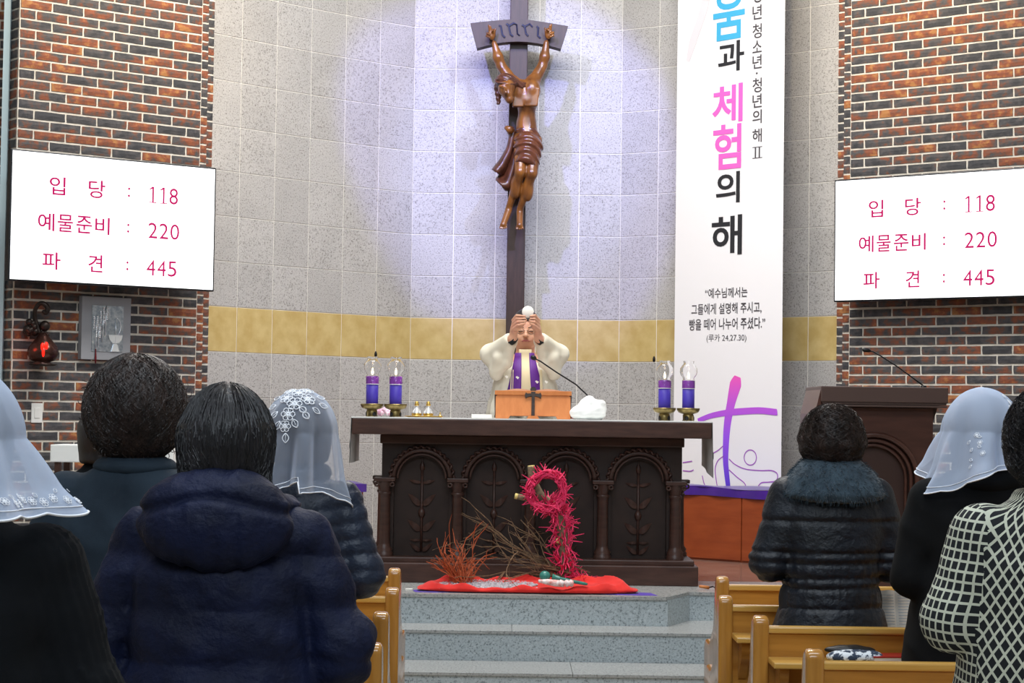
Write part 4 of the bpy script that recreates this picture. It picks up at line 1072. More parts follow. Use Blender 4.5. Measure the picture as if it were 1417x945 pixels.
for k in range(420):
    i = random.randint(0, 23); t_ = random.random(); c = tp[i].lerp(tp[i+1], t_); a = random.random()*2*PI; rr = .036
    p = c+Vector((rr*math.cos(a), rr*math.sin(a), 0)); d = Vector((math.cos(a)*random.uniform(.1, .8), math.sin(a)*.6, random.uniform(-1, 1))); L = random.uniform(.04, .095)
    pts = [p, p+d.normalized()*L*.5+Vector((random.gauss(0, .006), 0, 0)), p+d.normalized()*L]
    ls.append((pts, [.0046, .004, .002]))
for k in range(60):
    p = T3(790+random.uniform(-10, 25), 803+random.uniform(-6, 2), random.uniform(-.08, .02)); p.z = max(p.z, .0); d = Vector((random.gauss(0, 1), random.gauss(0, .4), random.uniform(0, .7))).normalized()*.05
    ls.append(([p, p+d], [.0032, .002]))
o = obj('crimson_twigs', tube_mesh(ls), 'twig_red', tr); o['kind'] = 'stuff'
wr = thing('thorn_wreath', 'round crimson crown of thorns hung on the trunk before the altar', 'wreath', at(757, 680, 10.82))
R0 = 27/246; ls = []
for k in range(34):
    ph = random.random()*6.28; r1 = R0*random.uniform(.72, 1.02); n_ = 26; a0_ = random.random()*6.28; tot = random.uniform(3, 6.5)
    ls.append(([Vector(((r1+.012*math.sin(3*(a0_+tot*i/n_)+ph))*math.cos(a0_+tot*i/n_), .022*math.sin(2.3*(tot*i/n_)+ph), (r1+.012*math.sin(3*(a0_+tot*i/n_)+ph))*1.05*math.sin(a0_+tot*i/n_))) for i in range(n_+1)], [.0036]*(n_+1)))
o = obj('woven_ring', tube_mesh(ls, 5), 'twig_red', wr); o['kind'] = 'stuff'
ls = []
for k in range(150):
    a = random.random()*2*PI; r1 = R0*random.uniform(.78, 1.03); p = Vector((r1*math.cos(a), random.uniform(-.03, .02), r1*math.sin(a)))
    d = Vector((math.cos(a+random.gauss(0, 1.1)), random.gauss(0, .45), math.sin(a+random.gauss(0, 1.1)))).normalized()*random.uniform(.022, .062)
    if math.hypot((p+d).x, (p+d).z) < R0*.38: d *= .3
    ls.append(([p-d*.3, p+d], [.0052, .0022]))
o = obj('thorns', tube_mesh(ls), 'twig_red', wr); o['kind'] = 'stuff'
# teal vessel and cloth roll
tv_ = [at(x, y, 10.63) for x, y in ((748, 797), (752, 796), (757, 796.5), (764, 798), (775, 801), (790, 804), (808, 807.5), (813, 808.5))]
c = tv_[0].copy(); g_ = thing('teal_flask', 'dark teal round flask with a long neck lying on the red cloth', 'flask', c)
obj('flask_body', MB().ball(at(754, 797, 10.63)-c, (.031, .028, .029), 18, 12), 'teal', g_)
obj('long_neck', MB().tube([p-c for p in tv_[3:]], [.017, .012, .010, .009, .006], 12), 'teal', g_)
q = MB(); cc = at(770, 807.5, 10.60)
q.tube([at(745, 804, 10.61)-cc, at(757, 805, 10.605)-cc, at(770, 807, 10.6)-cc, at(781, 808, 10.6)-cc], [.008, .016, .019, .017], 12)
for x in (776, 784, 790): q.tube([at(x-2, 807.5, 10.597)-cc, at(x, 807, 10.594)-cc, at(x+3, 807, 10.597)-cc], [.016, .021, .017], 12)
tag(obj('cloth_roll', q, 'pinkcloth', None, cc), 'small pink and white rolled cloth below the teal flask', 'cloth')
p = fl(566, 816); tag(obj('paper_scrap', MB().cbox((-.02, -.008, 0), (.02, .01, .006), .002), 'page', None, (p.x, max(p.y, 10.57), PZ+.0005)), 'tiny white scrap left of the purple cloth corner', 'paper')
# wand with cord beside the altar
q0, q1 = at(968, 803, 11.02), at(983, 821, 10.60)
wd = thing('wooden_stick', 'short brown wooden stick with a dark cord at the platform edge right of the altar', 'stick', (q0.x, q0.y, PZ))
obj('stick', MB().tube([Vector((0, .0, .02)), fl(981, 816)+Vector((0, 0, .012))-Vector((q0.x, q0.y, PZ))], [.008, .010], 8), 'tan', wd)
b0 = fl(981, 816)+Vector((0, 0, .012))-wd.location; obj('cord', MB().tube([b0, b0+Vector((.02, -.03, .01)), b0+Vector((.035, -.06, -.0))], .004, 6), 'dark_metal', wd)
# ================================================================== PEWS
M['pew'] = mat('varnished_pew_wood', 'b8823a', .22, col2='9c6828', nscale=5, nstretch=(.4, 5, 5), spec=.55, coat=.3)
M['pew_post'] = mat('varnished_pew_post', 'b9843c', .2, col2='9f6c2c', nscale=5, nstretch=(5, 5, .5), spec=.55, coat=.4)
M['pew_edge'] = mat('pale_pew_edge', 'd0a555', .25, col2='c4964a', nscale=6, nstretch=(.4, 5, 5), coat=.3)
def rounded(poly, r=.02, n=4):
    out = []
    for i, p in enumerate(poly):
        a = Vector(poly[i-1]); b = Vector(p); c = Vector(poly[(i+1) % len(poly)])
        d1 = (a-b); d2 = (c-b); rr = min(r, d1.length*.45, d2.length*.45); p1 = b+d1.normalized()*rr; p2 = b+d2.normalized()*rr
        for k in range(n+1):
            t_ = k/n; out.append(tuple(p1*(1-t_)**2+b*2*t_*(1-t_)+p2*t_*t_))
    return out
def pew(name, X, Y, L, side, label, W=.052):
    """X: aisle face of the end panel, Y: rear face of the back; side=+1 pew runs to +x"""
    t = thing('pew', label, 'pew', (X, Y, 0), group=None)
    s = side
    prof = rounded([(0, 0), (0, .80), (.045, .812), (.085, .79), (.13, .60), (.30, .50), (.46, .505), (.50, .47), (.48, 0)], .03)
    b = bmesh.new(); vs = [b.verts.new((0, y, z)) for y, z in prof]; f = b.faces.new(vs)
    r = bmesh.ops.extrude_face_region(b, geom=[f]); 
    for v_ in [g for g in r['geom'] if isinstance(g, bmesh.types.BMVert)]: v_.co.x += s*W
    bmesh.ops.recalc_face_normals(b, faces=b.faces)
    ed = [e for e in b.edges if abs(e.verts[0].co.x-e.verts[1].co.x) < 1e-6]
    bmesh.ops.bevel(b, geom=ed, offset=.012, segments=3, affect='EDGES', profile=.5)
    me = bpy.data.meshes.new('end_panel'); b.to_mesh(me); b.free()
    me.polygons.foreach_set('use_smooth', [True]*len(me.polygons))
    obj('end_panel', me, 'pew_post', t)
    xa, xb = sorted((s*(W-.004), s*L))
    obj('back_panel', MB().cbox((xa, .016, .26), (xb, .040, .755), .003), 'pew', t)
    obj('top_rail', MB().cbox((xa, .006, .752), (xb, .050, .775), .006), 'pew_edge', t)
    obj('seat', MB().cbox((xa, .04, .40), (xb, .46, .435), .008), 'pew', t)
    obj('book_ledge', MB().cbox((xa, -.145, .655), (xb, .016, .675), .005), 'pew_edge', t)
    obj('ledge_bracket', MB().prism(rounded([(0, .655), (-.13, .655), (-.11, .60), (0, .50)][::-1], .02), 0, .03, Matrix.Rotation(-PI/2*0, 4, 'Z') @ Matrix(((0, 1, 0, s*(W+.02) if s > 0 else -W-.05), (1, 0, 0, .016), (0, 0, 1, 0), (0, 0, 0, 1)))), 'pew', t)
    obj('far_end_panel', me, 'pew_post', t, (s*L, 0, 0))
    return t
lp = [(8.12, 559), (7.2, 557.6), (6.31, 543.5), (5.45, 535)]
nm = ['frontmost', 'second', 'third', 'nearest']
for k, (Y, px) in enumerate(lp):
    X = (px-708.5)/F*Y
    pew('pew', X, Y, 3.6, -1, f'varnished wooden pew left of the aisle, {nm[k]} in its row')
rp = [(7.93, 995.5), (7.06, 999), (6.36, 1047), (5.45, 1120)]
for k, (Y, px) in enumerate(rp):
    X = (px-708.5)/F*Y
    pew('pew', X, Y, 3.4, 1, f'varnished wooden pew right of the aisle, {nm[k]} in its row')
# things on the ledges
def on(px, Y, z=.676): return Vector((at(px, 900, Y).x, Y, z))
# open hymn book on the second right pew
p = on(1241, 7.06-.06); hb = thing('hymn_book', 'large open hymn book with white pages propped on a pew ledge between two women', 'book', p)
tilt = Matrix.Rotation(math.radians(-20), 4, 'X')
w_ = (1266-1219)/2/F*7.0
for s in (-1, 1):
    obj('page', MB().grid(lambda u_, v_: (s*w_*u_, -.006-.012*math.sin(PI*min(1, u_*1.4)), .17*v_), 10, 3, M4=tilt), 'page', hb)
    q = MB()
    for k in range(13): q.box((s*w_*.12 if s > 0 else -w_*.9, -.0195, .02+k*.0108), (w_*.9 if s > 0 else -w_*.12, -.0190, .0216+k*.0108), tilt)
    M.setdefault('print', mat('printed_lines', '9fb2c4', .8)); o = obj('printed_lines', q, 'print', hb); o['kind'] = 'stuff'
obj('cover', MB().cbox((-w_-.004, -.003, -.0), (w_+.004, .003, .172), .001, tilt), 'dark_metal', hb)
p = on(1183, 6.36-.07); M['pattern'] = mat('patterned_cloth', '2c3a4e', .8, col2='d7dde2', nscale=42, lo=.47, hi=.53)
def f(P): return smax(ell(P, (0, 0, .012), (.095, .05, .026))+.005*wob(P, 55, 2), -P[2]+.001, .003)
tag(obj('patterned_pouch', nets(f, (-.12, -.07, 0), (.12, .07, .06), .005), 'pattern', None, p), 'blue and white patterned pouch on the ledge behind the right pew', 'pouch')
def f(P): return smax(ell(P, (0, 0, .008), (.085, .03, .018))+.004*wob(P, 55, 3), -P[2]+.001, .003)
tag(obj('dark_glove', nets(f, (-.1, -.05, 0), (.1, .05, .04), .005), 'dark_metal', None, p+Vector((-.01, .03, .022))), 'dark folded glove lying on the patterned pouch', 'glove')
p = on(1232, 6.36-.06); rb = thing('prayer_book', 'thin red prayer book lying on the ledge behind the right pew', 'book', p, (0, 0, .1))
M['redbook'] = mat('red_book_cover', 'a3141c', .35, coat=.3)
obj('cover', MB().cbox((-.07, -.05, .016), (.085, .05, .02), .001).cbox((-.07, -.05, .0), (.085, .05, .004), .001), 'redbook', rb); obj('page_block', MB().box((-.066, -.046, .0035), (.081, .046, .0165)), 'page', rb)
p = on(1258, 6.36-.10); tag(obj('phone', MB().cbox((-.02, -.035, 0), (.03, .035, .01), .003), 'switch', None, p), 'small pale blue-white case right of the red prayer book', 'case')
p = on(500, 6.31-.075); M['dots'] = mat('black_cloth_white_marks', '101318', .8, col2='e4e8ea', nscale=38, lo=.60, hi=.64)
def f(P): return smax(ell(P, (0, 0, .014), (.058, .05, .026))+.003*wob(P, 50, 2), -P[2]+.001, .003)
tag(obj('black_pouch', nets(f, (-.09, -.07, 0), (.09, .07, .06), .005), 'dots', None, p), 'small black pouch with white marks on the left pew ledge', 'pouch')
# ================================================================== PEOPLE
M['skin'] = mat('skin', 'd2a184', .5, col2='c8917a', nscale=14, sss=.15, spec=.4)
M['trouser'] = mat('dark_trousers', '1c1e24', .85); M['shoe'] = mat('black_shoe', '121214', .4)
def hair_mat(name, c1, c2): return mat(name, c1, .42, col2=c2, nscale=40, nstretch=(1, 1, .25), bump=.4, bscale=260, bstretch=(1, 1, .12), bdist=.002, spec=.5)
M['hair_black'] = hair_mat('black_hair', '141416', '242226'); M['hair_brown'] = hair_mat('dark_brown_hair', '1d1715', '362823')
def fabric(name, c1, c2=None, **k): return mat(name, c1, k.pop('rough', .8), col2=c2 or c1, nscale=k.pop('nscale', 9), bump=k.pop('bump', .25), bscale=k.pop('bscale', 320), bdist=k.pop('bdist', .0015), sheen=k.pop('sheen', .0), spec=k.pop('spec', .25), **k)
M['navy'] = fabric('navy_down_coat', '141c3a', '0d1329', rough=.62, bump=.8, bscale=32, bdist=.010)
M['navy_line'] = fabric('navy_seam', '0d1120')
M['grey_jacket'] = fabric('grey_blue_jacket', '2b3844', '222d38', rough=.8)
M['puffer'] = mat('dark_blue_nylon', '1a2538', .42, col2='121a2a', nscale=8, bump=.7, bscale=34, bdist=.008, spec=.5)
M['puffer2'] = mat('blackish_blue_nylon', '141b26', .46, col2='0d1219', nscale=9, bump=.8, bscale=32, bdist=.009, spec=.45)
M['fur'] = fabric('grey_blue_fur', '3a4a55', '28353f', rough=.9, sheen=.2, nscale=25, bump=.8, bscale=180)
M['black_knit'] = fabric('black_knit', '101317', '0b0d10', rough=.95); M['black_coat'] = fabric('black_wool_coat', '0e0f11', '0a0b0c', rough=.97)
# knitted lattice, driven by a UV laid over the cloth
t = NT('knitted_lattice'); uvn = t.n('ShaderNodeUVMap', uv_map='knit'); sx = t.n('ShaderNodeSeparateXYZ'); t.l(uvn.outputs[0], sx.inputs[0])
def mth(op, a, b=None, v=None):
    m_ = t.n('ShaderNodeMath', operation=op); t.l(a, m_.inputs[0])
    if b is not None: t.l(b, m_.inputs[1])
    if v is not None: m_.inputs[1].default_value = v
    return m_.outputs[0]
pa1 = mth('PINGPONG', mth('ADD', sx.outputs[0], sx.outputs[1]), v=.5); pb1 = mth('PINGPONG', mth('SUBTRACT', sx.outputs[0], sx.outputs[1]), v=.5)
ln = mth('LESS_THAN', mth('MINIMUM', pa1, pb1), v=.125)
mx = t.n('ShaderNodeMix', data_type='RGBA'); t.l(ln, mx.inputs[0]); mx.inputs[6].default_value = lin('14171c'); mx.inputs[7].default_value = lin('c8cbb8'); t.l(mx.outputs[2], t.b.inputs['Base Color'])
t.b.inputs['Roughness'].default_value = .9; t.bump(t.noise(t.coord(), 420, 3), .3, .0015); M['lattice'] = t.m
# thin net of the veils
def veil_mat(name, c, stops, mixt=.45):
    t = NT(name); tr_ = t.n('ShaderNodeBsdfTransparent'); tl = t.n('ShaderNodeBsdfTranslucent'); df = t.n('ShaderNodeBsdfDiffuse')
    tl.inputs[0].default_value = df.inputs[0].default_value = lin(c); m1 = t.n('ShaderNodeMixShader'); m1.inputs[0].default_value = mixt; t.l(df.outputs[0], m1.inputs[1]); t.l(tl.outputs[0], m1.inputs[2])
    m2 = t.n('ShaderNodeMixShader'); lw = t.n('ShaderNodeLayerWeight'); lw.inputs[0].default_value = .4; r = t.ramp(lw.outputs['Facing'], [(p_, (q_, q_, q_, 1)) for p_, q_ in stops])
    t.l(r.outputs[0], m2.inputs[0]); t.l(tr_.outputs[0], m2.inputs[1]); t.l(m1.outputs[0], m2.inputs[2]); t.l(m2.outputs[0], t.t.nodes['Material Output'].inputs[0]); M[name] = t.m
veil_mat('veil', 'deeaff', [(0, .30), (.35, .42), (.7, .8), (1, .98)])
veil_mat('veil_dense', 'd9e7ff', [(0, .62), (.35, .74), (.7, .92), (1, 1)], .35)
M['veil_lace'] = mat('veil_lace', 'f6f9ff', .85)

# ---- a shared clothed-person core: feet at z=0, facing +y, about 1.50 m tall, hands joined before the chest
HZ = 1.385
def hand_sdf(P, w, palm_dir, s, sc=1.0, curl=.35, up=Vector((0, 0, 1)), side=None):
    """hand rooted at wrist w pointing along palm_dir; s=+1 thumb on the +side"""
    w = Vector(w); f_ = Vector(palm_dir).normalized(); sd = Vector(side).normalized(); n_ = f_.cross(sd)
    c = w+f_*.045*sc; R = Matrix((sd, f_, n_)).transposed()
    d = ell(P, c, (.038*sc, .05*sc, .016*sc), R)
    for k, (o, L) in enumerate(((-.029, .066), (-.010, .074), (.010, .070), (.028, .055))):
        b = w+f_*.083*sc+sd*o*sc*s*-1
        m_ = b+(f_*math.cos(curl*.6)+n_*math.sin(curl*.6))*L*.5*sc; e = m_+(f_*math.cos(curl*1.6)+n_*math.sin(curl*1.6))*L*.5*sc
        d = smin(d, cone(P, b, m_, .0088*sc, .0082*sc), .004); d = smin(d, cone(P, m_, e, .0082*sc, .0068*sc), .002)
    b = w+f_*.025*sc+sd*.028*s*sc; m_ = b+(f_*.7+sd*s*.6+n_*.3).normalized()*.034*sc; e = m_+(f_*.95+sd*s*.15+n_*.3).normalized()*.030*sc
    d = smin(d, cone(P, b, m_, .0115*sc, .0095*sc), .008); return smin(d, cone(P, m_, e, .0095*sc, .0075*sc), .003)
ELB = .165
def core(P):
    C = lambda a, b, ra, rb: cone(P, a, b, ra, rb)
    d = ell(P, (0, .01, HZ), (.075, .092, .112)); d = smin(d, ell(P, (0, .045, HZ-.05), (.052, .05, .06)), .02)
    d = smin(d, C((0, .092, HZ+.005), (0, .112, HZ-.022), .008, .013), .01)           # nose
    d = smin(d, C((-.018, .092, HZ-.055), (.018, .092, HZ-.055), .007, .007), .006)     # lips
    for s in (-1, 1):
        d = smax(d, -ell(P, (s*.031, .098, HZ+.005), (.017, .012, .010)), .008); d = smin(d, ell(P, (s*.031, .082, HZ+.004), (.014, .012, .010)), .003)
        d = smin(d, ell(P, (s*.077, .005, HZ-.01), (.010, .019, .030)), .004)
        d = smin(d, C((s*.13, 0, 1.18), (s*ELB, .0, .965), .042, .034), .03)
        d = smin(d, C((s*ELB, .0, .965), (s*.045, .20, 1.075), .034, .024), .015)
        d = smin(d, hand_sdf(P, (s*.042, .205, 1.08), (-s*.35, .25, .9), 1, .95, .1, side=(0, -1, .3)), .008)
        d = smin(d, C((s*.085, 0, .82), (s*.09, .01, .45), .085, .055), .03); d = smin(d, C((s*.09, .01, .45), (s*.09, -.01, .08), .052, .036), .02)
        d = smin(d, C((s*.09, -.02, .035), (s*.10, .12, .03), .036, .03), .02)
    d = smin(d, C((0, 0, 1.30), (0, .005, 1.20), .05, .06), .02)
    t_ = column(P, [(.78, .15, .11, 0), (.85, .165, .125, 0), (1.0, .13, .10, .01), (1.12, .155, .11, .01), (1.20, .165, .09, 0), (1.25, .08, .07, 0)], .78, 1.25)
    return smin(d, t_, .03)
core_me = nets(core, (-.32, -.16, 0), (.32, .38, 1.52), .0085, 'body'); core_me.materials.append(M['skin'])
def legs(P):
    d = None
    for s in (-1, 1):
        a = smin(cone(P, (s*.085, 0, .82), (s*.09, .01, .45), .10, .075), cone(P, (s*.09, .01, .45), (s*.09, -.01, .09), .075, .06), .02); d = a if d is None else smin(d, a, .01)
    return smax(d, .06-P[2], .005)
leg_me = nets(legs, (-.22, -.14, .05), (.22, .14, .95), .014, 'trousers'); leg_me.materials.append(M['trouser'])
sh_me = nets(lambda P: smax(smin(cone(P, (0, -.03, .035), (0, .13, .03), .045, .038), ell(P, (0, -.03, .06), (.045, .05, .05)), .02), -P[2]+.001, .003), (-.06, -.1, 0), (.06, .18, .12), .012, 'shoe'); sh_me.materials.append(M['shoe'])
def person(label, loc, rz=0, sc=1.0, group=None):
    t = thing('person', label, 'person', loc, (0, 0, rz), group, sc)
    bd = obj('body', core_me, None, t); obj('trousers', leg_me, None, t)
    for s in (-1, 1): obj('shoe', sh_me, None, t, (s*.095, 0, 0))
    return t, bd
def coat_sdf(P, tab, hem, elbow=.235, ra=.072, re=.066, rw=.05, ez=.955, k=.020, top=1.29, shz=1.185, shx=.155, rs=0):
    d = column(P, tab, hem, top, 2.3)
    for s in (-1, 1):
        a = smin(cone(P, (s*shx, 0, shz), (s*elbow, -.005, ez), ra+rs, re), cone(P, (s*elbow, -.005, ez), (s*.075, .19, 1.06), re, rw), .03)
        d = smin(d, a, k)
    return d
WT = [(.45, .235, .18, .0), (.75, .225, .17, 0), (.90, .205, .155, 0), (1.02, .195, .145, 0), (1.12, .195, .135, 0), (1.19, .18, .115, 0), (1.235, .14, .10, 0), (1.265, .09, .085, .005), (1.30, .075, .078, .01)]
def scaled(tab, a=1, b=1): return [(z, x*a, y*b, o) for z, x, y, o in tab]
def wrinkle(P, amp, f, o): return amp*np.abs(wob(P, f, o, 6))
def strands(n, shape, L, droop, rad=.0011, curl=.0, up=0.1, seed=1, zmin=-9, front=.55, fw=1.0, phm=2.2):
    """hair strands lying on / leaving an ellipsoid (c, r); root directions spread over it, combed down"""
    rg = random.Random(seed); c, r = shape; out = []
    for k in range(n):
        th = rg.uniform(0, 2*PI); ph = math.acos(rg.uniform(-.55, 1))
        if math.sin(th) > front and ph > .9: continue
        p = [c[0]+r[0]*1.01*math.sin(ph)*math.cos(th), c[1]+r[1]*1.01*math.sin(ph)*math.sin(th), c[2]+r[2]*1.01*math.cos(ph)]
        pts = [Vector(p)]; ph2 = ph; th2 = th; off = 1.01; LL = L*rg.uniform(.6, 1.2); m_ = 11; cph = rg.uniform(0, 6.28); cf = rg.uniform(1.5, 3)
        for i in range(1, m_+1):
            ph2 += LL/m_/r[2]; off += droop*rg.uniform(0, 1)/m_; th2 += rg.gauss(0, .03)+curl*math.sin(cph+cf*i)*.5
            if ph2 < phm: q_ = Vector((c[0]+r[0]*off*math.sin(ph2)*math.cos(th2), c[1]+r[1]*off*math.sin(ph2)*math.sin(th2), c[2]+r[2]*off*math.cos(ph2)))
            else: q_ = pts[-1]+Vector((rg.gauss(0, .002)+curl*.02*math.sin(cph+cf*i), rg.gauss(0, .002), -LL/m_*.6))
            if q_.z < zmin: break
            pts.append(q_)
        if len(pts) > 2: out.append((pts, [rad*fw*(1-.7*i/len(pts)) for i in range(len(pts))]))
    return out
def push(ls, fn, gap=.0012):
    A = np.array([tuple(p) for pts, r in ls for p in pts], np.float32).T; e = .002
    for it in range(3):
        d = fn((A[0], A[1], A[2])); g = np.stack([fn((A[0]+e*(k == 0), A[1]+e*(k == 1), A[2]+e*(k == 2)))-d for k in range(3)]); g /= np.linalg.norm(g, axis=0)+1e-9
        A = A+g*np.clip(gap-d, 0, .03)
    out = []; i = 0
    for pts, r in ls:
        n_ = len(pts); out.append(([Vector(A[:, i+k].tolist()) for k in range(n_)], r)); i += n_
    return out
def add_strands(par, m_, ls, fn=None):
    if fn: ls = push(ls, fn)
    o = obj('loose_strands', tube_mesh(ls, 3), m_, par); o['kind'] = 'stuff'; return o
def bob(P, w=1.0, low=-.09, fl=.0, back=1.0):
    """plain bobbed hair shell"""
    d = ell(P, (0, -.008, HZ+.02), (.094*w, .108, .112)); d = smin(d, column(P, [(HZ+low, .088*w+fl, .098*back+fl, -.012), (HZ, .094*w, .106, -.01), (HZ+.05, .09*w, .1, -.008)], HZ+low, HZ+.04, 2.1), .03)
    d = smax(d, -ell(P, (0, .085, HZ-.045), (.066, .075, .10)), .012)
    return d
# ---------------------------------------------------------------- navy hooded coat
def place(px, Y, rz=0): p = at(px, 700, Y); return (p.x, Y, 0)
t, bd = person('woman with short black hair in a navy hooded down coat, seen from behind', place(312, 4.10), -.03)
def f(P):
    tab = scaled(WT, 1.06, 1.1)
    d = coat_sdf(P, tab, .35, elbow=.252, ra=.082, re=.080, rw=.055, rs=.0, k=.022)
    z = P[2]+.012*wob(P, 9, 1)
    d = d+.011*(1-np.abs(np.sin(PI*z/.105))**.4)*(1+.4*wob(P, 14, 3))+.007*wob(P, 30, 2)+.014*np.abs(wob(P, 42, 4))
    s = np.minimum(np.abs(np.abs(P[0])-.172-.1*(1.2-P[2])), .02); d = d+.006*(1-s/.02)*(P[2] > .85)
    return d
co = obj('coat', nets(f, (-.40, -.24, .35), (.40, .30, 1.32), .0085), 'navy', t)
def f(P):
    rim = None
    for k in range(14):
        a = PI*(-.12+1.24*k/13); p = (.128*math.cos(a), .02-.115*math.sin(a), 1.262-.028*math.cos(2*a)); b = (.128*math.cos(a+.3), .02-.115*math.sin(a+.3), 1.262-.028*math.cos(2*a+.6))
        c_ = cone(P, p, b, .040, .040); rim = c_ if rim is None else smin(rim, c_, .02)
    bag = ell(P, (0, -.115, 1.232), (.166, .085, .112), Matrix.Rotation(math.radians(-14), 3, 'X'))
    d = smin(rim, bag, .03)
    d = smax(d, -ell(P, (0, .02, 1.375), (.088, .09, .09)), .012)
    gv = P[2]-(1.262+.32*(np.abs(P[0])-.17)*(np.abs(P[0]) < .25)*0-.30*P[0]**2*10*.0)-(.018*np.cos(P[0]*16))
    d = d+.012*np.exp(-(gv/.010)**2)
    gv2 = np.abs(P[0])-.03-.0*P[2]; d = d+.004*np.exp(-((np.abs(P[0])-.055)/.006)**2)*(P[2] < 1.26)
    return d+.006*wob(P, 28, 1)+.008*np.abs(wob(P, 48, 3))
obj('hood', nets(f, (-.22, -.25, 1.09), (.22, .14, 1.38), .0065), 'navy', co)
def f(P): return bob(P, 1.04, -.115, .002)+.0016*np.sin(np.arctan2(P[1]+.01, P[0])*70)+.003*wob(P, 25, 1)
hr = obj('hair', nets(f, (-.13, -.14, HZ-.14), (.13, .14, HZ+.15), .0055), 'hair_black', t)
add_strands(hr, 'hair_black', strands(1500, ((0, -.008, HZ+.015), (.099, .111, .119)), .42, .02, .0010, seed=2, zmin=HZ-.125), f)
# ---------------------------------------------------------------- grey jacket
t, bd = person('woman with full dark brown wavy hair in a plain grey-blue jacket', place(186, 4.72), -.05, 1.045)
def f(P):
    d = coat_sdf(P, scaled(WT, .98, 1.0), .45, elbow=.238, ra=.070, re=.062)
    d = d+.006*wob(P, 20, 1)+.007*np.abs(wob(P, 32, 2))
    return d+.0045*np.exp(-(P[0]/.004)**2)*(P[1] < 0)
jk = obj('jacket', nets(f, (-.36, -.22, .45), (.36, .28, 1.31), .009), 'grey_jacket', t)
obj('collar', nets(lambda P: smax(smax(ell(P, (0, .0, 1.262), (.098, .098, .036)), -ell(P, (0, .02, 1.29), (.075, .08, .06)), .004), -(P[2]-1.235), .004), (-.12, -.12, 1.22), (.12, .12, 1.31), .006), 'grey_jacket', jk)
def f(P):
    d = ell(P, (0, -.012, HZ+.014), (.119, .118, .130))
    d = smax(d, -ell(P, (0, .1, HZ-.05), (.066, .07, .10)), .012)
    return d+.006*wob(P, 30, 2)+.006*wob(P, 55, 1)+.003*wob(P, 110, 3)
hr = obj('hair', nets(f, (-.16, -.16, HZ-.15), (.16, .14, HZ+.17), .006), 'hair_brown', t)
add_strands(hr, 'hair_brown', strands(2400, ((0, -.012, HZ+.012), (.121, .121, .130)), .26, .03, .0011, curl=.42, seed=3, zmin=HZ-.125, phm=2.75), f)
rg = random.Random(21); ls = []
for k in range(150):                       # curled ends that stand off the hair mass
    a = rg.uniform(0, 2*PI); e = rg.uniform(-1.15, .6); n_ = Vector((math.cos(a)*math.cos(e), math.sin(a)*math.cos(e), math.sin(e)))
    if n_.y > .5: continue
    p = Vector((0, -.012, HZ+.014))+Vector((n_.x*.118, n_.y*.117, n_.z*.128)); t1 = n_.cross(Vector((rg.gauss(0, 1), rg.gauss(0, 1), rg.gauss(0, 1)))).normalized(); r_ = rg.uniform(.006, .013)
    ls.append(([p+t1*(r_*math.sin(i*.55))+n_*(r_*(1-math.cos(i*.55))*.8) for i in range(7)], [.0011]*5+[.0008, .0004]))
add_strands(hr, 'hair_brown', ls)
# ---------------------------------------------------------------- dark head behind
t, bd = person('person with dark hair, mostly hidden behind the grey-blue jacket woman', place(146, 6.88), 0, .985)
obj('coat', nets(lambda P: coat_sdf(P, WT, .5)+.004*wob(P, 22, 1), (-.36, -.22, .5), (.36, .28, 1.31), .014), 'black_knit', t)
hr = obj('hair', nets(lambda P: bob(P, 1.05, -.10)+.003*wob(P, 40, 1), (-.14, -.14, HZ-.14), (.14, .14, HZ+.15), .008), 'hair_black', t)
# ---------------------------------------------------------------- veils
def veil(parent, top, rad, hang, flare=.05, folds=9, fold_amp=.012, seed=0, back=1.0, sc_edge=.006, face=0.0, ext=0.0, dirs=None, m_='veil'):
    """net veil: falls from the crown over the head; u around from the face side, v from crown to hem"""
    rg = random.Random(seed); ph = [rg.uniform(0, 6.28) for _ in range(5)]; a_op = .22       # open at the face
    rx, ry, rz = rad; NU, NV = 96, 44
    def pt(u_, v_):
        th = PI/2+2*PI*(a_op/2+u_*(1-a_op))                     # starts right of the face, goes round the back
        s = min(1, v_/.55); el = s*PI/2
        side = math.sin(el)
        hgt = hang if not dirs else dirs(th, hang)
        drop = max(0, (v_-.55)/.45)
        g = .25+.75*drop; fo = 0
        for k in range(3): fo += math.sin(th*(folds+k*2.3)+ph[k]+drop*1.1*k)/(1+k*.4)
        fo *= fold_amp*(side**4)*(.30*s+drop*1.0)
        r_ = 1+flare*(drop**1.45)/rx
        x = (rx*r_*side+fo)*math.cos(th); y = (ry*r_*side+fo)*math.sin(th)*(back if math.sin(th) < 0 else 1)
        z = rz*math.cos(el)-hgt*drop*(.35+.65*min(1, drop*1.5)) if drop < .667 else -hgt*drop
        sca = sc_edge*abs(math.sin(u_*34)); 
        if v_ > .97: z -= sca
        return (top[0]+x, top[1]+y, top[2]-rz+z)
    v, f_ = [], []
    o = obj('veil', MB().grid(pt, NU, NV), m_, parent)
    q = MB(); ed = [Vector(pt(i/(NU*2-1), 1.0)) for i in range(NU*2)]; q.tube(ed, .0022, 4)
    ed = [Vector(pt(i/(NU*2-1), .965)) for i in range(NU*2)]; q.tube([e+(e-Vector(top)).normalized()*.001 for e in ed], .0012, 4)
    for u0 in (0, 1): q.tube([Vector(pt(u0, j/30)) for j in range(31)], .0016, 4)
    obj('hem_lace', q, 'veil_lace', o)
    return o, pt
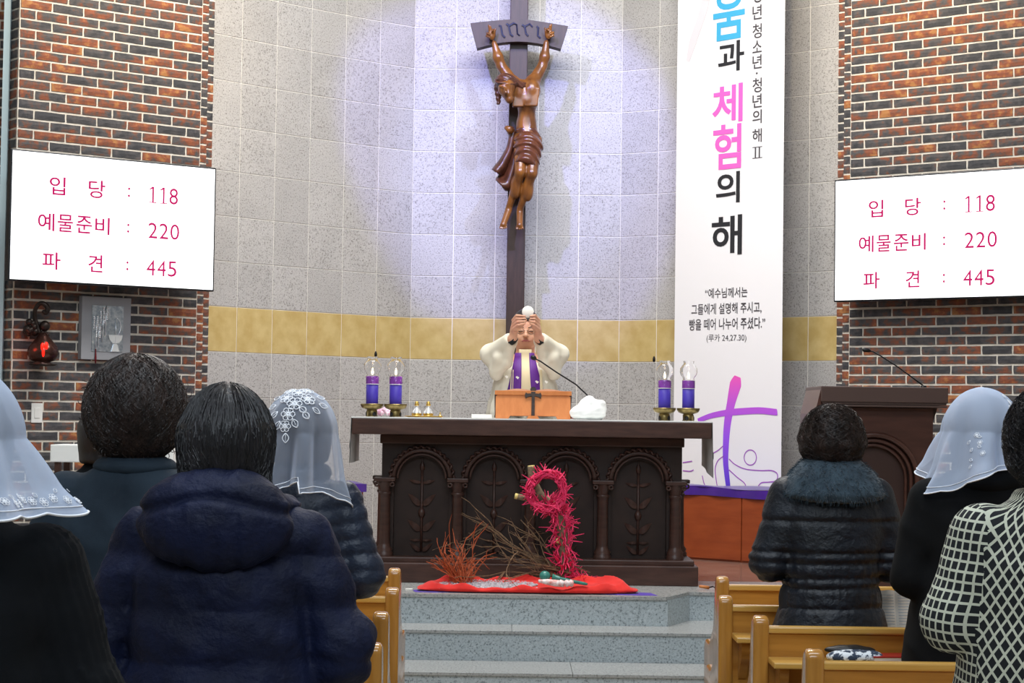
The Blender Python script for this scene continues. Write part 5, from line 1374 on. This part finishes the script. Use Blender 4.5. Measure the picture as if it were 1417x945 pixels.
def flowers(par, pt, specs, n_out=.0025):
    """lace flowers laid on the net: specs = (u, v, size)"""
    q = MB()
    def surf(u_, v_):
        p = Vector(pt(u_, v_)); a = Vector(pt(min(u_+.004, 1), v_))-Vector(pt(max(u_-.004, 0), v_)); b = Vector(pt(u_, min(v_+.01, 1)))-Vector(pt(u_, max(v_-.01, 0))); n_ = a.cross(b)
        if n_.length < 1e-9: n_ = Vector((0, 0, 1))
        n_.normalize()
        if n_.dot(p-Vector((0, 0, HZ))) < 0: n_ = -n_
        return p+n_*n_out, a.normalized(), n_
    for (u_, v_, s_, kind) in specs:
        p, a, n_ = surf(u_, v_); b = n_.cross(a)
        if kind == 'f':
            for k in range(6):
                al = k*PI/3; c = p+(a*math.cos(al)+b*math.sin(al))*s_*.62
                q.tube([c+(a*math.cos(t_)+b*math.sin(t_))*s_*.36 for t_ in [i*PI/5 for i in range(11)]], s_*.075, 4)
                q.tube([p, c], s_*.06, 3)
            q.tube([p+(a*math.cos(t_)+b*math.sin(t_))*s_*.22 for t_ in [i*PI/4 for i in range(9)]], s_*.12, 4)
        else:
            al = kind; d_ = a*math.cos(al)+b*math.sin(al); e_ = n_.cross(d_)
            L = [p+d_*s_*1.6*t_+e_*s_*.5*math.sin(PI*t_) for t_ in [i/7 for i in range(8)]]; R_ = [p+d_*s_*1.6*t_-e_*s_*.5*math.sin(PI*t_) for t_ in [i/7 for i in range(8)]]
            q.tube(L, s_*.09, 4); q.tube(R_, s_*.09, 4); q.tube([p, p+d_*s_*1.5], s_*.05, 3)
    o = obj('lace_flowers', q, 'veil_lace', par); return o
# ---------------------------------------------------------------- veiled woman, puffer
t, bd = person('woman in a white flower-lace veil and dark blue quilted jacket, left of the aisle', place(415, 6.03), -.10, 1.0)
def f(P):
    d = coat_sdf(P, scaled(WT, .86, 1.0), .62, elbow=.205, ra=.064, re=.066, rw=.05, shx=.138)
    z = P[2]-.18*np.clip(np.abs(P[0])-.02, 0, .2)*(P[1] < .05)+.006*wob(P, 10, 1)
    q_ = 1-np.abs(np.sin(PI*z/.052))**.5
    return d+.007*q_+.003*wob(P, 45, 2)+.003*np.abs(wob(P, 80, 3))
obj('jacket', nets(f, (-.36, -.22, .6), (.36, .28, 1.31), .0085), 'puffer', t)
obj('stand_collar', nets(lambda P: smax(smax(ell(P, (0, .0, 1.27), (.098, .098, .05)), -ell(P, (0, .02, 1.30), (.075, .08, .07)), .004), -(P[2]-1.235), .004), (-.12, -.12, 1.22), (.12, .12, 1.34), .007), 'puffer', t)
def f(P): return bob(P, .98, -.085)+.003*wob(P, 45, 1)
hr = obj('hair', nets(f, (-.13, -.14, HZ-.12), (.13, .14, HZ+.15), .007), 'hair_brown', t)
vo, pt = veil(t, (0, -.012, HZ+.145), (.118, .126, .135), .175, .045, 7, .020, 5, dirs=lambda th, h: h*(1.0+.22*math.sin(th*2+.6)+(.22 if math.cos(th) > .2 else 0)))
sp = [(.50, .30, .024, 'f'), (.42, .24, .022, 'f'), (.60, .25, .024, 'f'), (.52, .16, .022, 'f'), (.47, .40, .022, 'f'), (.46, .50, .018, 'f'), (.36, .13, .02, 'f'), (.66, .12, .02, 'f')]
for u_, v_, al in ((.36, .32, 3.6), (.40, .38, 4.0), (.43, .46, 4.3), (.50, .44, 5.2), (.56, .38, 5.4), (.62, .34, 5.6), (.68, .30, 5.8), (.465, .56, 4.7), (.33, .24, 3.2), (.70, .22, 6.1), (.54, .33, 5.5)): sp.append((u_, v_, .019, al))
flowers(vo, pt, sp)
# ---------------------------------------------------------------- far left veil, black knit
t, bd = person('woman in a white veil and black ribbed knit coat at the left picture edge', place(-66, 3.30), .10, 1.0)
def f(P):
    d = coat_sdf(P, scaled(WT, 1.02, 1.08), .45, elbow=.222, ra=.080, re=.078, rw=.06)
    w_ = np.clip((np.abs(P[0])-.14)/.05, 0, 1)
    return d+.007*w_*np.abs(np.sin((P[1]*.8+np.abs(P[0])*.55+.15*P[2])*170))+.004*wob(P, 28, 1)+.003*np.abs(wob(P, 50, 2))
obj('coat', nets(f, (-.38, -.24, .45), (.38, .30, 1.31), .0075), 'black_knit', t)
obj('hair', nets(lambda P: bob(P, 1, -.09)+.003*wob(P, 40, 1), (-.13, -.14, HZ-.12), (.13, .14, HZ+.15), .009), 'hair_black', t)
vo, pt = veil(t, (0, -.012, HZ+.152), (.118, .128, .13), .125, .085, 6, .014, 8, m_='veil_dense')
sp = []
rg = random.Random(5)
for k in range(26):
    u_ = .2+.62*k/25; sp.append((u_, .93+.012*math.sin(k*2.1), .009, 'f'))
    if k % 2: sp.append((u_+.012, .885, .007, rg.uniform(0, 6)))
flowers(vo, pt, sp)
# ---------------------------------------------------------------- fur collar
t, bd = person('woman with dark permed hair in a dark quilted coat with a broad grey-blue fur collar', place(1150, 6.87), .06, 1.0)
def f(P):
    tab = [(.55, .23, .19, 0), (.70, .212, .175, 0), (.80, .182, .155, 0), (.88, .176, .145, 0), (1.0, .188, .145, 0), (1.12, .195, .135, 0), (1.19, .18, .115, 0), (1.235, .14, .10, 0), (1.30, .075, .078, .01)]
    d = coat_sdf(P, tab, .55, elbow=.218, ra=.072, re=.072, rw=.056)
    q_ = 0
    for z0 in (1.10, .99, .955, .905, .87, .80): q_ = q_+np.exp(-((P[2]-z0+.006*wob(P, 10, 1))/.007)**2)
    th = np.arctan2(P[1], P[0]); ver = np.abs(np.sin(th*16+2*wob(P, 12, 3)))*np.clip(1-np.abs(P[2]-.90)/.16, 0, 1)
    return d+.008*np.minimum(q_, 1)+.005*ver+.004*wob(P, 30, 2)+.004*np.abs(wob(P, 60, 4))*(P[2] < .84)
co = obj('coat', nets(f, (-.36, -.24, .55), (.36, .28, 1.31), .0085), 'puffer2', t)
def f(P):
    d = column(P, [(1.16, .176, .150, -.02), (1.195, .186, .155, -.02), (1.24, .172, .140, -.015), (1.285, .135, .120, -.01), (1.32, .098, .10, 0), (1.36, .08, .09, 0)], 1.155+.0*P[0], 1.335, 2.2)
    d = smax(d, (1.165+.25*P[0]**2*2)-P[2], .02)
    return d+.004*wob(P, 50, 1)+.003*wob(P, 120, 2)
fc = obj('fur_collar', nets(f, (-.23, -.21, 1.13), (.23, .18, 1.37), .0065), 'fur', co)
me = fc.data; rg = random.Random(9); ls = []; vs = me.vertices
for k in range(3600):
    v_ = vs[rg.randrange(len(vs))]
    if v_.co.y > .08: continue
    n_ = v_.normal; d_ = (n_*.7+Vector((rg.gauss(0, .25), rg.gauss(0, .25), -.6+rg.gauss(0, .2)))).normalized()*.014; ls.append(([v_.co, v_.co+d_*.6+n_*.001, v_.co+d_], [.0009, .0006, .0002]))
o = obj('fur_pile', tube_mesh(ls, 3), 'fur', fc); o['kind'] = 'stuff'
def f(P):
    d = ell(P, (0, -.01, HZ+.025), (.106, .112, .105)); d = smin(d, ell(P, (0, -.016, HZ-.02), (.112, .108, .068)), .06); d = smax(d, -ell(P, (0, .1, HZ-.05), (.066, .07, .10)), .012)
    return d+.006*wob(P, 70, 1)+.004*wob(P, 120, 3)
hr = obj('hair', nets(f, (-.15, -.15, HZ-.12), (.15, .14, HZ+.16), .0065), 'hair_brown', t)
add_strands(hr, 'hair_brown', strands(1700, ((0, -.012, HZ+.008), (.112, .115, .124)), .16, .14, .0011, curl=.5, seed=6, zmin=HZ-.10, phm=2.7), f)
# ---------------------------------------------------------------- veiled woman, black coat
t, bd = person('woman in a white veil and plain black coat, standing before the dark lectern at right', place(1357, 6.02), .10, 1.02)
def f(P):
    d = coat_sdf(P, scaled(WT, 1.04, 1.06), .5, elbow=.218, ra=.076, re=.066, rw=.055, rs=.0)
    return d+.008*wob(P, 14, 1)+.010*np.abs(wob(P, 26, 2))
co = obj('coat', nets(f, (-.38, -.24, .5), (.38, .30, 1.31), .010), 'black_coat', t)
obj('collar', nets(lambda P: smax(ell(P, (0, .0, 1.245), (.125, .12, .05)), -ell(P, (0, .03, 1.29), (.075, .08, .07)), .006)+.003*wob(P, 40, 2), (-.16, -.15, 1.18), (.16, .15, 1.31), .008), 'black_coat', co)
obj('hair', nets(lambda P: bob(P, 1, -.095)+.003*wob(P, 40, 1), (-.13, -.14, HZ-.13), (.13, .14, HZ+.15), .008), 'hair_brown', t)
vo, pt = veil(t, (0, -.012, HZ+.150), (.118, .130, .135), .105, .062, 7, .020, 12, dirs=lambda th, h: h*(1.0+.75*max(0, -math.cos(th-.25))**2), m_='veil_dense')
sp = [(.62+.02*math.sin(k*1.7), .25+.05*k, .011, 'f' if k % 2 else 1.0+k) for k in range(12)]+[(.40+.03*math.sin(k*2.3), .62+.03*k, .009, 'f' if k % 3 == 0 else 2.0+k) for k in range(9)]
flowers(vo, pt, sp)
# ---------------------------------------------------------------- lattice knit coat
t, bd = person('person in a black and cream lattice knit jacket at the right picture edge', place(1460, 4.20), .08, 1.02)
def f(P):
    d = coat_sdf(P, scaled(WT, 1.03, 1.05), .45, elbow=.222, ra=.074, re=.066, rw=.055, ez=1.01)
    return d+.004*wob(P, 20, 1)+.005*np.abs(wob(P, 34, 2))
me = nets(f, (-.38, -.24, .45), (.38, .30, 1.31), .0085)
n_ = len(me.vertices); cov = np.zeros(n_*3); me.vertices.foreach_get('co', cov); cov = cov.reshape(-1, 3)
ax_ = np.abs(cov[:, 0]); arm = (ax_ > .170+.10*(1.19-cov[:, 2]).clip(0, .22)) & (cov[:, 2] > .86) & (cov[:, 2] < 1.30)
U = np.arctan2(cov[:, 0], -cov[:, 1]+1e-6)*.19/.0245; V = cov[:, 2]/.0365
Ua = (cov[:, 1]*1.0+np.sign(cov[:, 0])*cov[:, 0]*.6)/.027; Va = cov[:, 2]/.030
Ua2 = Ua*math.cos(.7)-Va*math.sin(.7); Va2 = Ua*math.sin(.7)+Va*math.cos(.7)
uvv = np.stack([np.where(arm, Ua2, U), np.where(arm, Va2, V)], 1)
li = np.zeros(len(me.loops), np.int32); me.loops.foreach_get('vertex_index', li)
lay = me.uv_layers.new(name='knit'); 
ls_ = np.zeros(len(me.polygons), np.int32); me.polygons.foreach_get('loop_start', ls_); fm = arm[li.reshape(-1, 4)].mean(1) > .5; fml = np.repeat(fm, 4)
A1 = np.stack([Ua2, Va2], 1)[li]; A2 = np.stack([U, V], 1)[li]; lay.data.foreach_set('uv', np.where(fml[:, None], A1, A2).astype(np.float32).ravel())
jk = obj('jacket', me, 'lattice', t)
M['scroll'] = mat('cream_scroll', 'b8b89c', .9); q = MB()
for (z0, y0, rr) in ((1.00, -.045, .014), (.975, -.035, .014), (.985, -.015, .012), (1.01, -.02, .011), (.965, -.01, .012)):
    q.tube([Vector((-(.223+math.sqrt(max(0, .0665**2-(y0+rr*math.cos(a)*(1-a*.1))**2-(z0+rr*math.sin(a)*(1-a*.1)-1.01)**2))), y0+rr*math.cos(a)*(1-a*.1), z0+rr*math.sin(a)*(1-a*.1))) for a in [i*.4 for i in range(13)]], .0032, 4)
obj('cuff_scrolls', q, 'scroll', jk, label='cream scroll motifs on the sleeve')
def f(P):
    d = ell(P, (0, -.01, HZ+.025), (.106, .112, .108)); d = smin(d, ell(P, (0, -.02, HZ-.035), (.108, .104, .075)), .04); d = smax(d, -ell(P, (0, .1, HZ-.05), (.066, .07, .10)), .012)
    return d+.006*wob(P, 60, 1)
hr = obj('hair', nets(f, (-.15, -.15, HZ-.12), (.15, .14, HZ+.16), .0065), 'hair_black', t)
add_strands(hr, 'hair_black', strands(1200, ((0, -.012, HZ+.01), (.110, .115, .122)), .10, .08, .0010, curl=.4, seed=8, zmin=HZ-.11, phm=2.7), f)
# ================================================================== PRIEST (faces the nave: local frame = world axes, facing -y)
M['chasuble'] = mat('cream_chasuble', 'ded9c8', .8, col2='d6d0bd', nscale=5, bump=.15, bscale=200, bdist=.001)
M['alb'] = mat('cream_alb', 'd8caa6', .8); M['galloon'] = mat('gold_galloon', 'c9b478', .6)
M['stole'] = mat('purple_stole', '5a1a84', .55); M['cuff'] = mat('black_cuff', '16181a', .8); M['lips'] = mat('lips', 'b06460', .5)
pr = thing('person', 'priest in cream chasuble and purple stole raising the white host behind the altar', 'person', (at(727, 480, 12.07).x, 12.07, PZ))
def Q(px, py, fwd=0): p = at(px, py, 12.07-fwd)-pr.location; return (p.x, p.y, p.z)
HC = Q(727.5, 459, .02)
def pbody(P):
    d = ell(P, (HC[0], HC[1]+.01, HC[2]), (.078, .095, .118)); d = smin(d, ell(P, (HC[0], HC[1]-.035, HC[2]-.06), (.058, .05, .055)), .025)
    for s in (-1, 1):
        d = smin(d, ell(P, (HC[0]+s*.033, HC[1]-.05, HC[2]-.045), (.028, .03, .03)), .02)
        d = smax(d, -ell(P, (HC[0]+s*.031, HC[1]-.092, HC[2]+.004), (.018, .012, .009)), .008); d = smin(d, ell(P, (HC[0]+s*.031, HC[1]-.074, HC[2]+.002), (.016, .012, .010)), .003)
        d = smin(d, ell(P, (HC[0]+s*.08, HC[1]+.01, HC[2]-.01), (.011, .018, .030)), .004)
    d = smin(d, cone(P, (HC[0], HC[1]-.088, HC[2]+.0), (HC[0], HC[1]-.108, HC[2]-.028), .008, .012), .008)
    for s in (-1, 1): d = smin(d, ell(P, (HC[0]+s*.012, HC[1]-.10, HC[2]-.03), (.009, .010, .008)), .004)
    d = smin(d, cone(P, (HC[0]-.016, HC[1]-.084, HC[2]-.060), (HC[0]+.016, HC[1]-.084, HC[2]-.060), .008, .008), .006)
    d = smin(d, cone(P, (HC[0], 0.01, HC[2]-.16), (HC[0], 0.0, HC[2]-.07), .062, .056), .02)
    d = smin(d, column(P, [(.78, .16, .12, 0), (1.0, .15, .11, 0), (1.2, .175, .12, 0), (1.32, .17, .10, .01), (1.36, .08, .08, .01)], .78, 1.36), .03)
    for s in (-1, 1):
        el = Q(679 if s < 0 else 774, 494, .12); wr = (Q(709.5, 469, .30) if s < 0 else Q(745.5, 470, .30))
        d = smin(d, cone(P, (HC[0]+s*.16, 0, 1.28), el, .05, .034), .03); d = smin(d, cone(P, el, wr, .034, .026), .02)
        h0 = Vector(wr); kn_ = Vector(Q(713 if s < 0 else 742, 448, .33))
        d = smin(d, cone(P, wr, kn_, .027, .021), .015); d = smin(d, ell(P, (kn_+h0)*.5+Vector((0, 0, .01)), (.021, .032, .042)), .012)
        for k in range(4):
            x0_, x1_, x2_ = (709.5, 715, 726.5) if s < 0 else (746, 740.5, 734)
            b = Vector(Q(x0_, 443+k*4.3, .345)); m_ = Vector(Q(x1_+(k*.5 if s < 0 else -k*.5), 436.5+k*4.5, .378)); e = Vector(Q(x2_, 437.5+k*3.4, .385))
            d = smin(d, cone(P, kn_.lerp(b, .5), b, .012, .0088), .004); d = smin(d, cone(P, b, m_, .0090, .0084), .0015); d = smin(d, cone(P, m_, e, .0084, .0070), .0015)
        b = Vector(Q(714 if s < 0 else 742, 456, .35)); m_ = Vector(Q(721 if s < 0 else 738, 453, .37)); e = Vector(Q(728 if s < 0 else 733, 443, .375))
        d = smin(d, cone(P, b, m_, .011, .0095), .006); d = smin(d, cone(P, m_, e, .0095, .0078), .002)
    for s in (-1, 1):
        d = smin(d, cone(P, (s*.09, 0, .82), (s*.1, .0, .08), .09, .05), .03); d = smin(d, cone(P, (s*.1, .03, .035), (s*.11, -.13, .03), .04, .034), .02)
    return d
obj('body', nets(pbody, (-.36, -.46, 0), (.36, .16, 1.66), .0055), 'skin', pr)
obj('lips', MB().tube([(HC[0]-.024, HC[1]-.086, HC[2]-.064), (HC[0]-.01, HC[1]-.0935, HC[2]-.059), (HC[0], HC[1]-.095, HC[2]-.0605), (HC[0]+.01, HC[1]-.0935, HC[2]-.059), (HC[0]+.024, HC[1]-.086, HC[2]-.064)], [.003, .0055, .006, .0055, .003], 6), 'lips', pr)
q = MB()
for s in (-1, 1):
    q.tube([(HC[0]+s*.017+s*.0, HC[1]-.0895, HC[2]+.001), (HC[0]+s*.032, HC[1]-.0885, HC[2]-.003), (HC[0]+s*.046, HC[1]-.079, HC[2]+.001)], .002, 4)
    q.tube([(HC[0]+s*.014, HC[1]-.094, HC[2]+.020), (HC[0]+s*.032, HC[1]-.092, HC[2]+.026), (HC[0]+s*.052, HC[1]-.078, HC[2]+.020)], [.0025, .0038, .002], 5)
obj('brows_and_lashes', q, 'hair_black', pr)
q = MB()
for s in (-1, 1):
    q.tube([(HC[0]+s*.034+.022*math.cos(a), HC[1]-.108+.010*abs(math.cos(a)*(1 if s*math.cos(a) > 0 else 0)), HC[2]-.002+.017*math.sin(a)) for a in [i*PI/10 for i in range(21)]], .0013, 4)
    q.tube([(HC[0]+s*.056, HC[1]-.098, HC[2]+.002), (HC[0]+s*.08, HC[1]-.01, HC[2]+.006)], .0013, 4)
q.tube([(HC[0]-.012, HC[1]-.108, HC[2]+.001), (HC[0], HC[1]-.111, HC[2]+.005), (HC[0]+.012, HC[1]-.108, HC[2]+.001)], .0013, 4)
obj('eyeglasses', q, 'dark_metal', pr)
def f(P):
    d = ell(P, (HC[0], HC[1]+.022, HC[2]+.028), (.092, .108, .118)); d = smax(d, -ell(P, (HC[0], HC[1]-.085, HC[2]-.045), (.078, .085, .112)), .01); d = smax(d, (HC[2]-.03)-P[2]-.4*(P[1]-HC[1]), .01)
    return d+.003*wob(P, 70, 1)
obj('hair', nets(f, (HC[0]-.12, HC[1]-.12, HC[2]-.1), (HC[0]+.12, HC[1]+.15, HC[2]+.16), .006), 'hair_black', pr)
# chasuble: body cone plus wide sleeves hanging from the raised forearms
def ch(P):
    z0 = P[2]; d = column(P, [(.62, .27, .20, 0), (1.0, .235, .19, -.01), (1.18, .20, .165, -.01), (1.26, .17, .14, 0), (1.31, .12, .11, 0), (1.345, .082, .088, .0)], .62, 1.352, 2.2)
    d = smax(d, -ell(P, (HC[0], -.01, 1.40), (.07, .08, .06)), .006)
    for s in (-1, 1):
        A_ = (HC[0]+s*.10, .02, 1.30); B_ = Q(679 if s < 0 else 773, 490, .12); C_ = Q(705.5 if s < 0 else 749, 472, .26)
        D_ = Q(687 if s < 0 else 767, 517, .15); E_ = Q(703 if s < 0 else 751, 503, .24); G_ = Q(692 if s < 0 else 763, 495, .2)
        a = smin(cone(P, A_, B_, .06, .056), cone(P, B_, C_, .062, .048), .03)
        a = smin(a, cone(P, B_, D_, .05, .034), .03); a = smin(a, cone(P, E_, D_, .026, .034), .02); a = smin(a, cone(P, C_, E_, .040, .026), .02); a = smin(a, cone(P, G_, D_, .05, .04), .02)
        d = smin(d, a, .03)
    th = np.arctan2(P[1], P[0]-HC[0]); d = d+.006*np.sin(th*17)*np.clip((1.25-P[2])/.2, 0, 1)+.004*wob(P, 26, 2)+.004*np.abs(wob(P, 40, 1))
    for s in (-1, 1):                      # sleeve mouth round the wrist
        d = smax(d, -cone(P, (Q(709.5 if s < 0 else 745.5, 469, .30)), (Q(707 if s < 0 else 748, 462, .33)), .032, .034), .006)
    return d
chs = obj('chasuble', nets(ch, (-.36, -.42, .60), (.36, .22, 1.50), .0072), 'chasuble', pr)
zb_ = 1.0
for s in (-1, 1):
    obj('cuff', MB().tube([Q(712 if s < 0 else 743.5, 473, .29), Q(707.5 if s < 0 else 748, 468.5, .30)], [.030, .034], 14), 'cuff', pr)
def frontstrip(px_top, px_bot, w0, w1, m_, name, off, yt=487, yb=560, lab=None):
    def g(u_, v_):
        px = px_top+(px_bot-px_top)*v_**1.2; py = yt+(yb-yt)*v_; z = Q(px, py, .15)[2]; x = Q(px, py, .15)[0]+(u_-.5)*(w0+(w1-w0)*v_)
        z_ = [1.0, 1.18, 1.26, 1.31, 1.345]; b = np.interp(z, z_, [.19, .165, .14, .11, .088]); a = np.interp(z, z_, [.235, .20, .17, .12, .082])
        k = max(0, 1-min(1, abs(x-HC[0]*.0)/a)**2.2)**(1/2.2)
        return (x, -b*k-off-.006, z)
    o = obj(name, MB().grid(g, 7, 16), m_, pr, label=lab); md = o.modifiers.new('thick', 'SOLIDIFY'); md.thickness = .006; return o
frontstrip(727, 727, .075, .085, 'alb', 'alb_front', .004, 483, 575)
frontstrip(717.5, 707, .035, .115, 'stole', 'stole_band', .012, 488, 575)
frontstrip(735.5, 750, .028, .105, 'stole', 'stole_band', .012, 488, 575)
frontstrip(709, 707, .016, .018, 'alb', 'pale_stripe', .020, 512, 570); frontstrip(748, 750, .014, .018, 'alb', 'pale_stripe', .020, 512, 570)
frontstrip(709, 707.5, .004, .004, 'stole', 'thin_stripe', .027, 512, 570)
q = MB()
for px, py in ((701, 522), (716, 523), (743, 529), (756, 529)):
    p = Q(px, py, .225); q.add([(p[0]-.012, p[1], p[2]+.006), (p[0]+.012, p[1], p[2]+.004), (p[0]+.002, p[1], p[2]-.008), (p[0]-.004, p[1]-.002, p[2]+.012)], [(0, 1, 2), (0, 3, 1)])
obj('bird_emblems', q, 'page', pr)
obj('neck_collar', MB().lathe([(.070, -.012), (.066, .004), (.060, .016)], 24, Matrix.Translation((HC[0], -.0, 1.352))), 'alb', pr)
h = Vector(Q(730.5, 431.5, .365))+pr.location
tag(obj('host', MB().lathe([(.0005, -.0015), (.034, -.0015), (.036, 0), (.034, .0015), (.0005, .0015)], 36, Matrix.Rotation(PI/2, 4, 'X')), 'page', None, h), 'round white host held up by the priest', 'host')
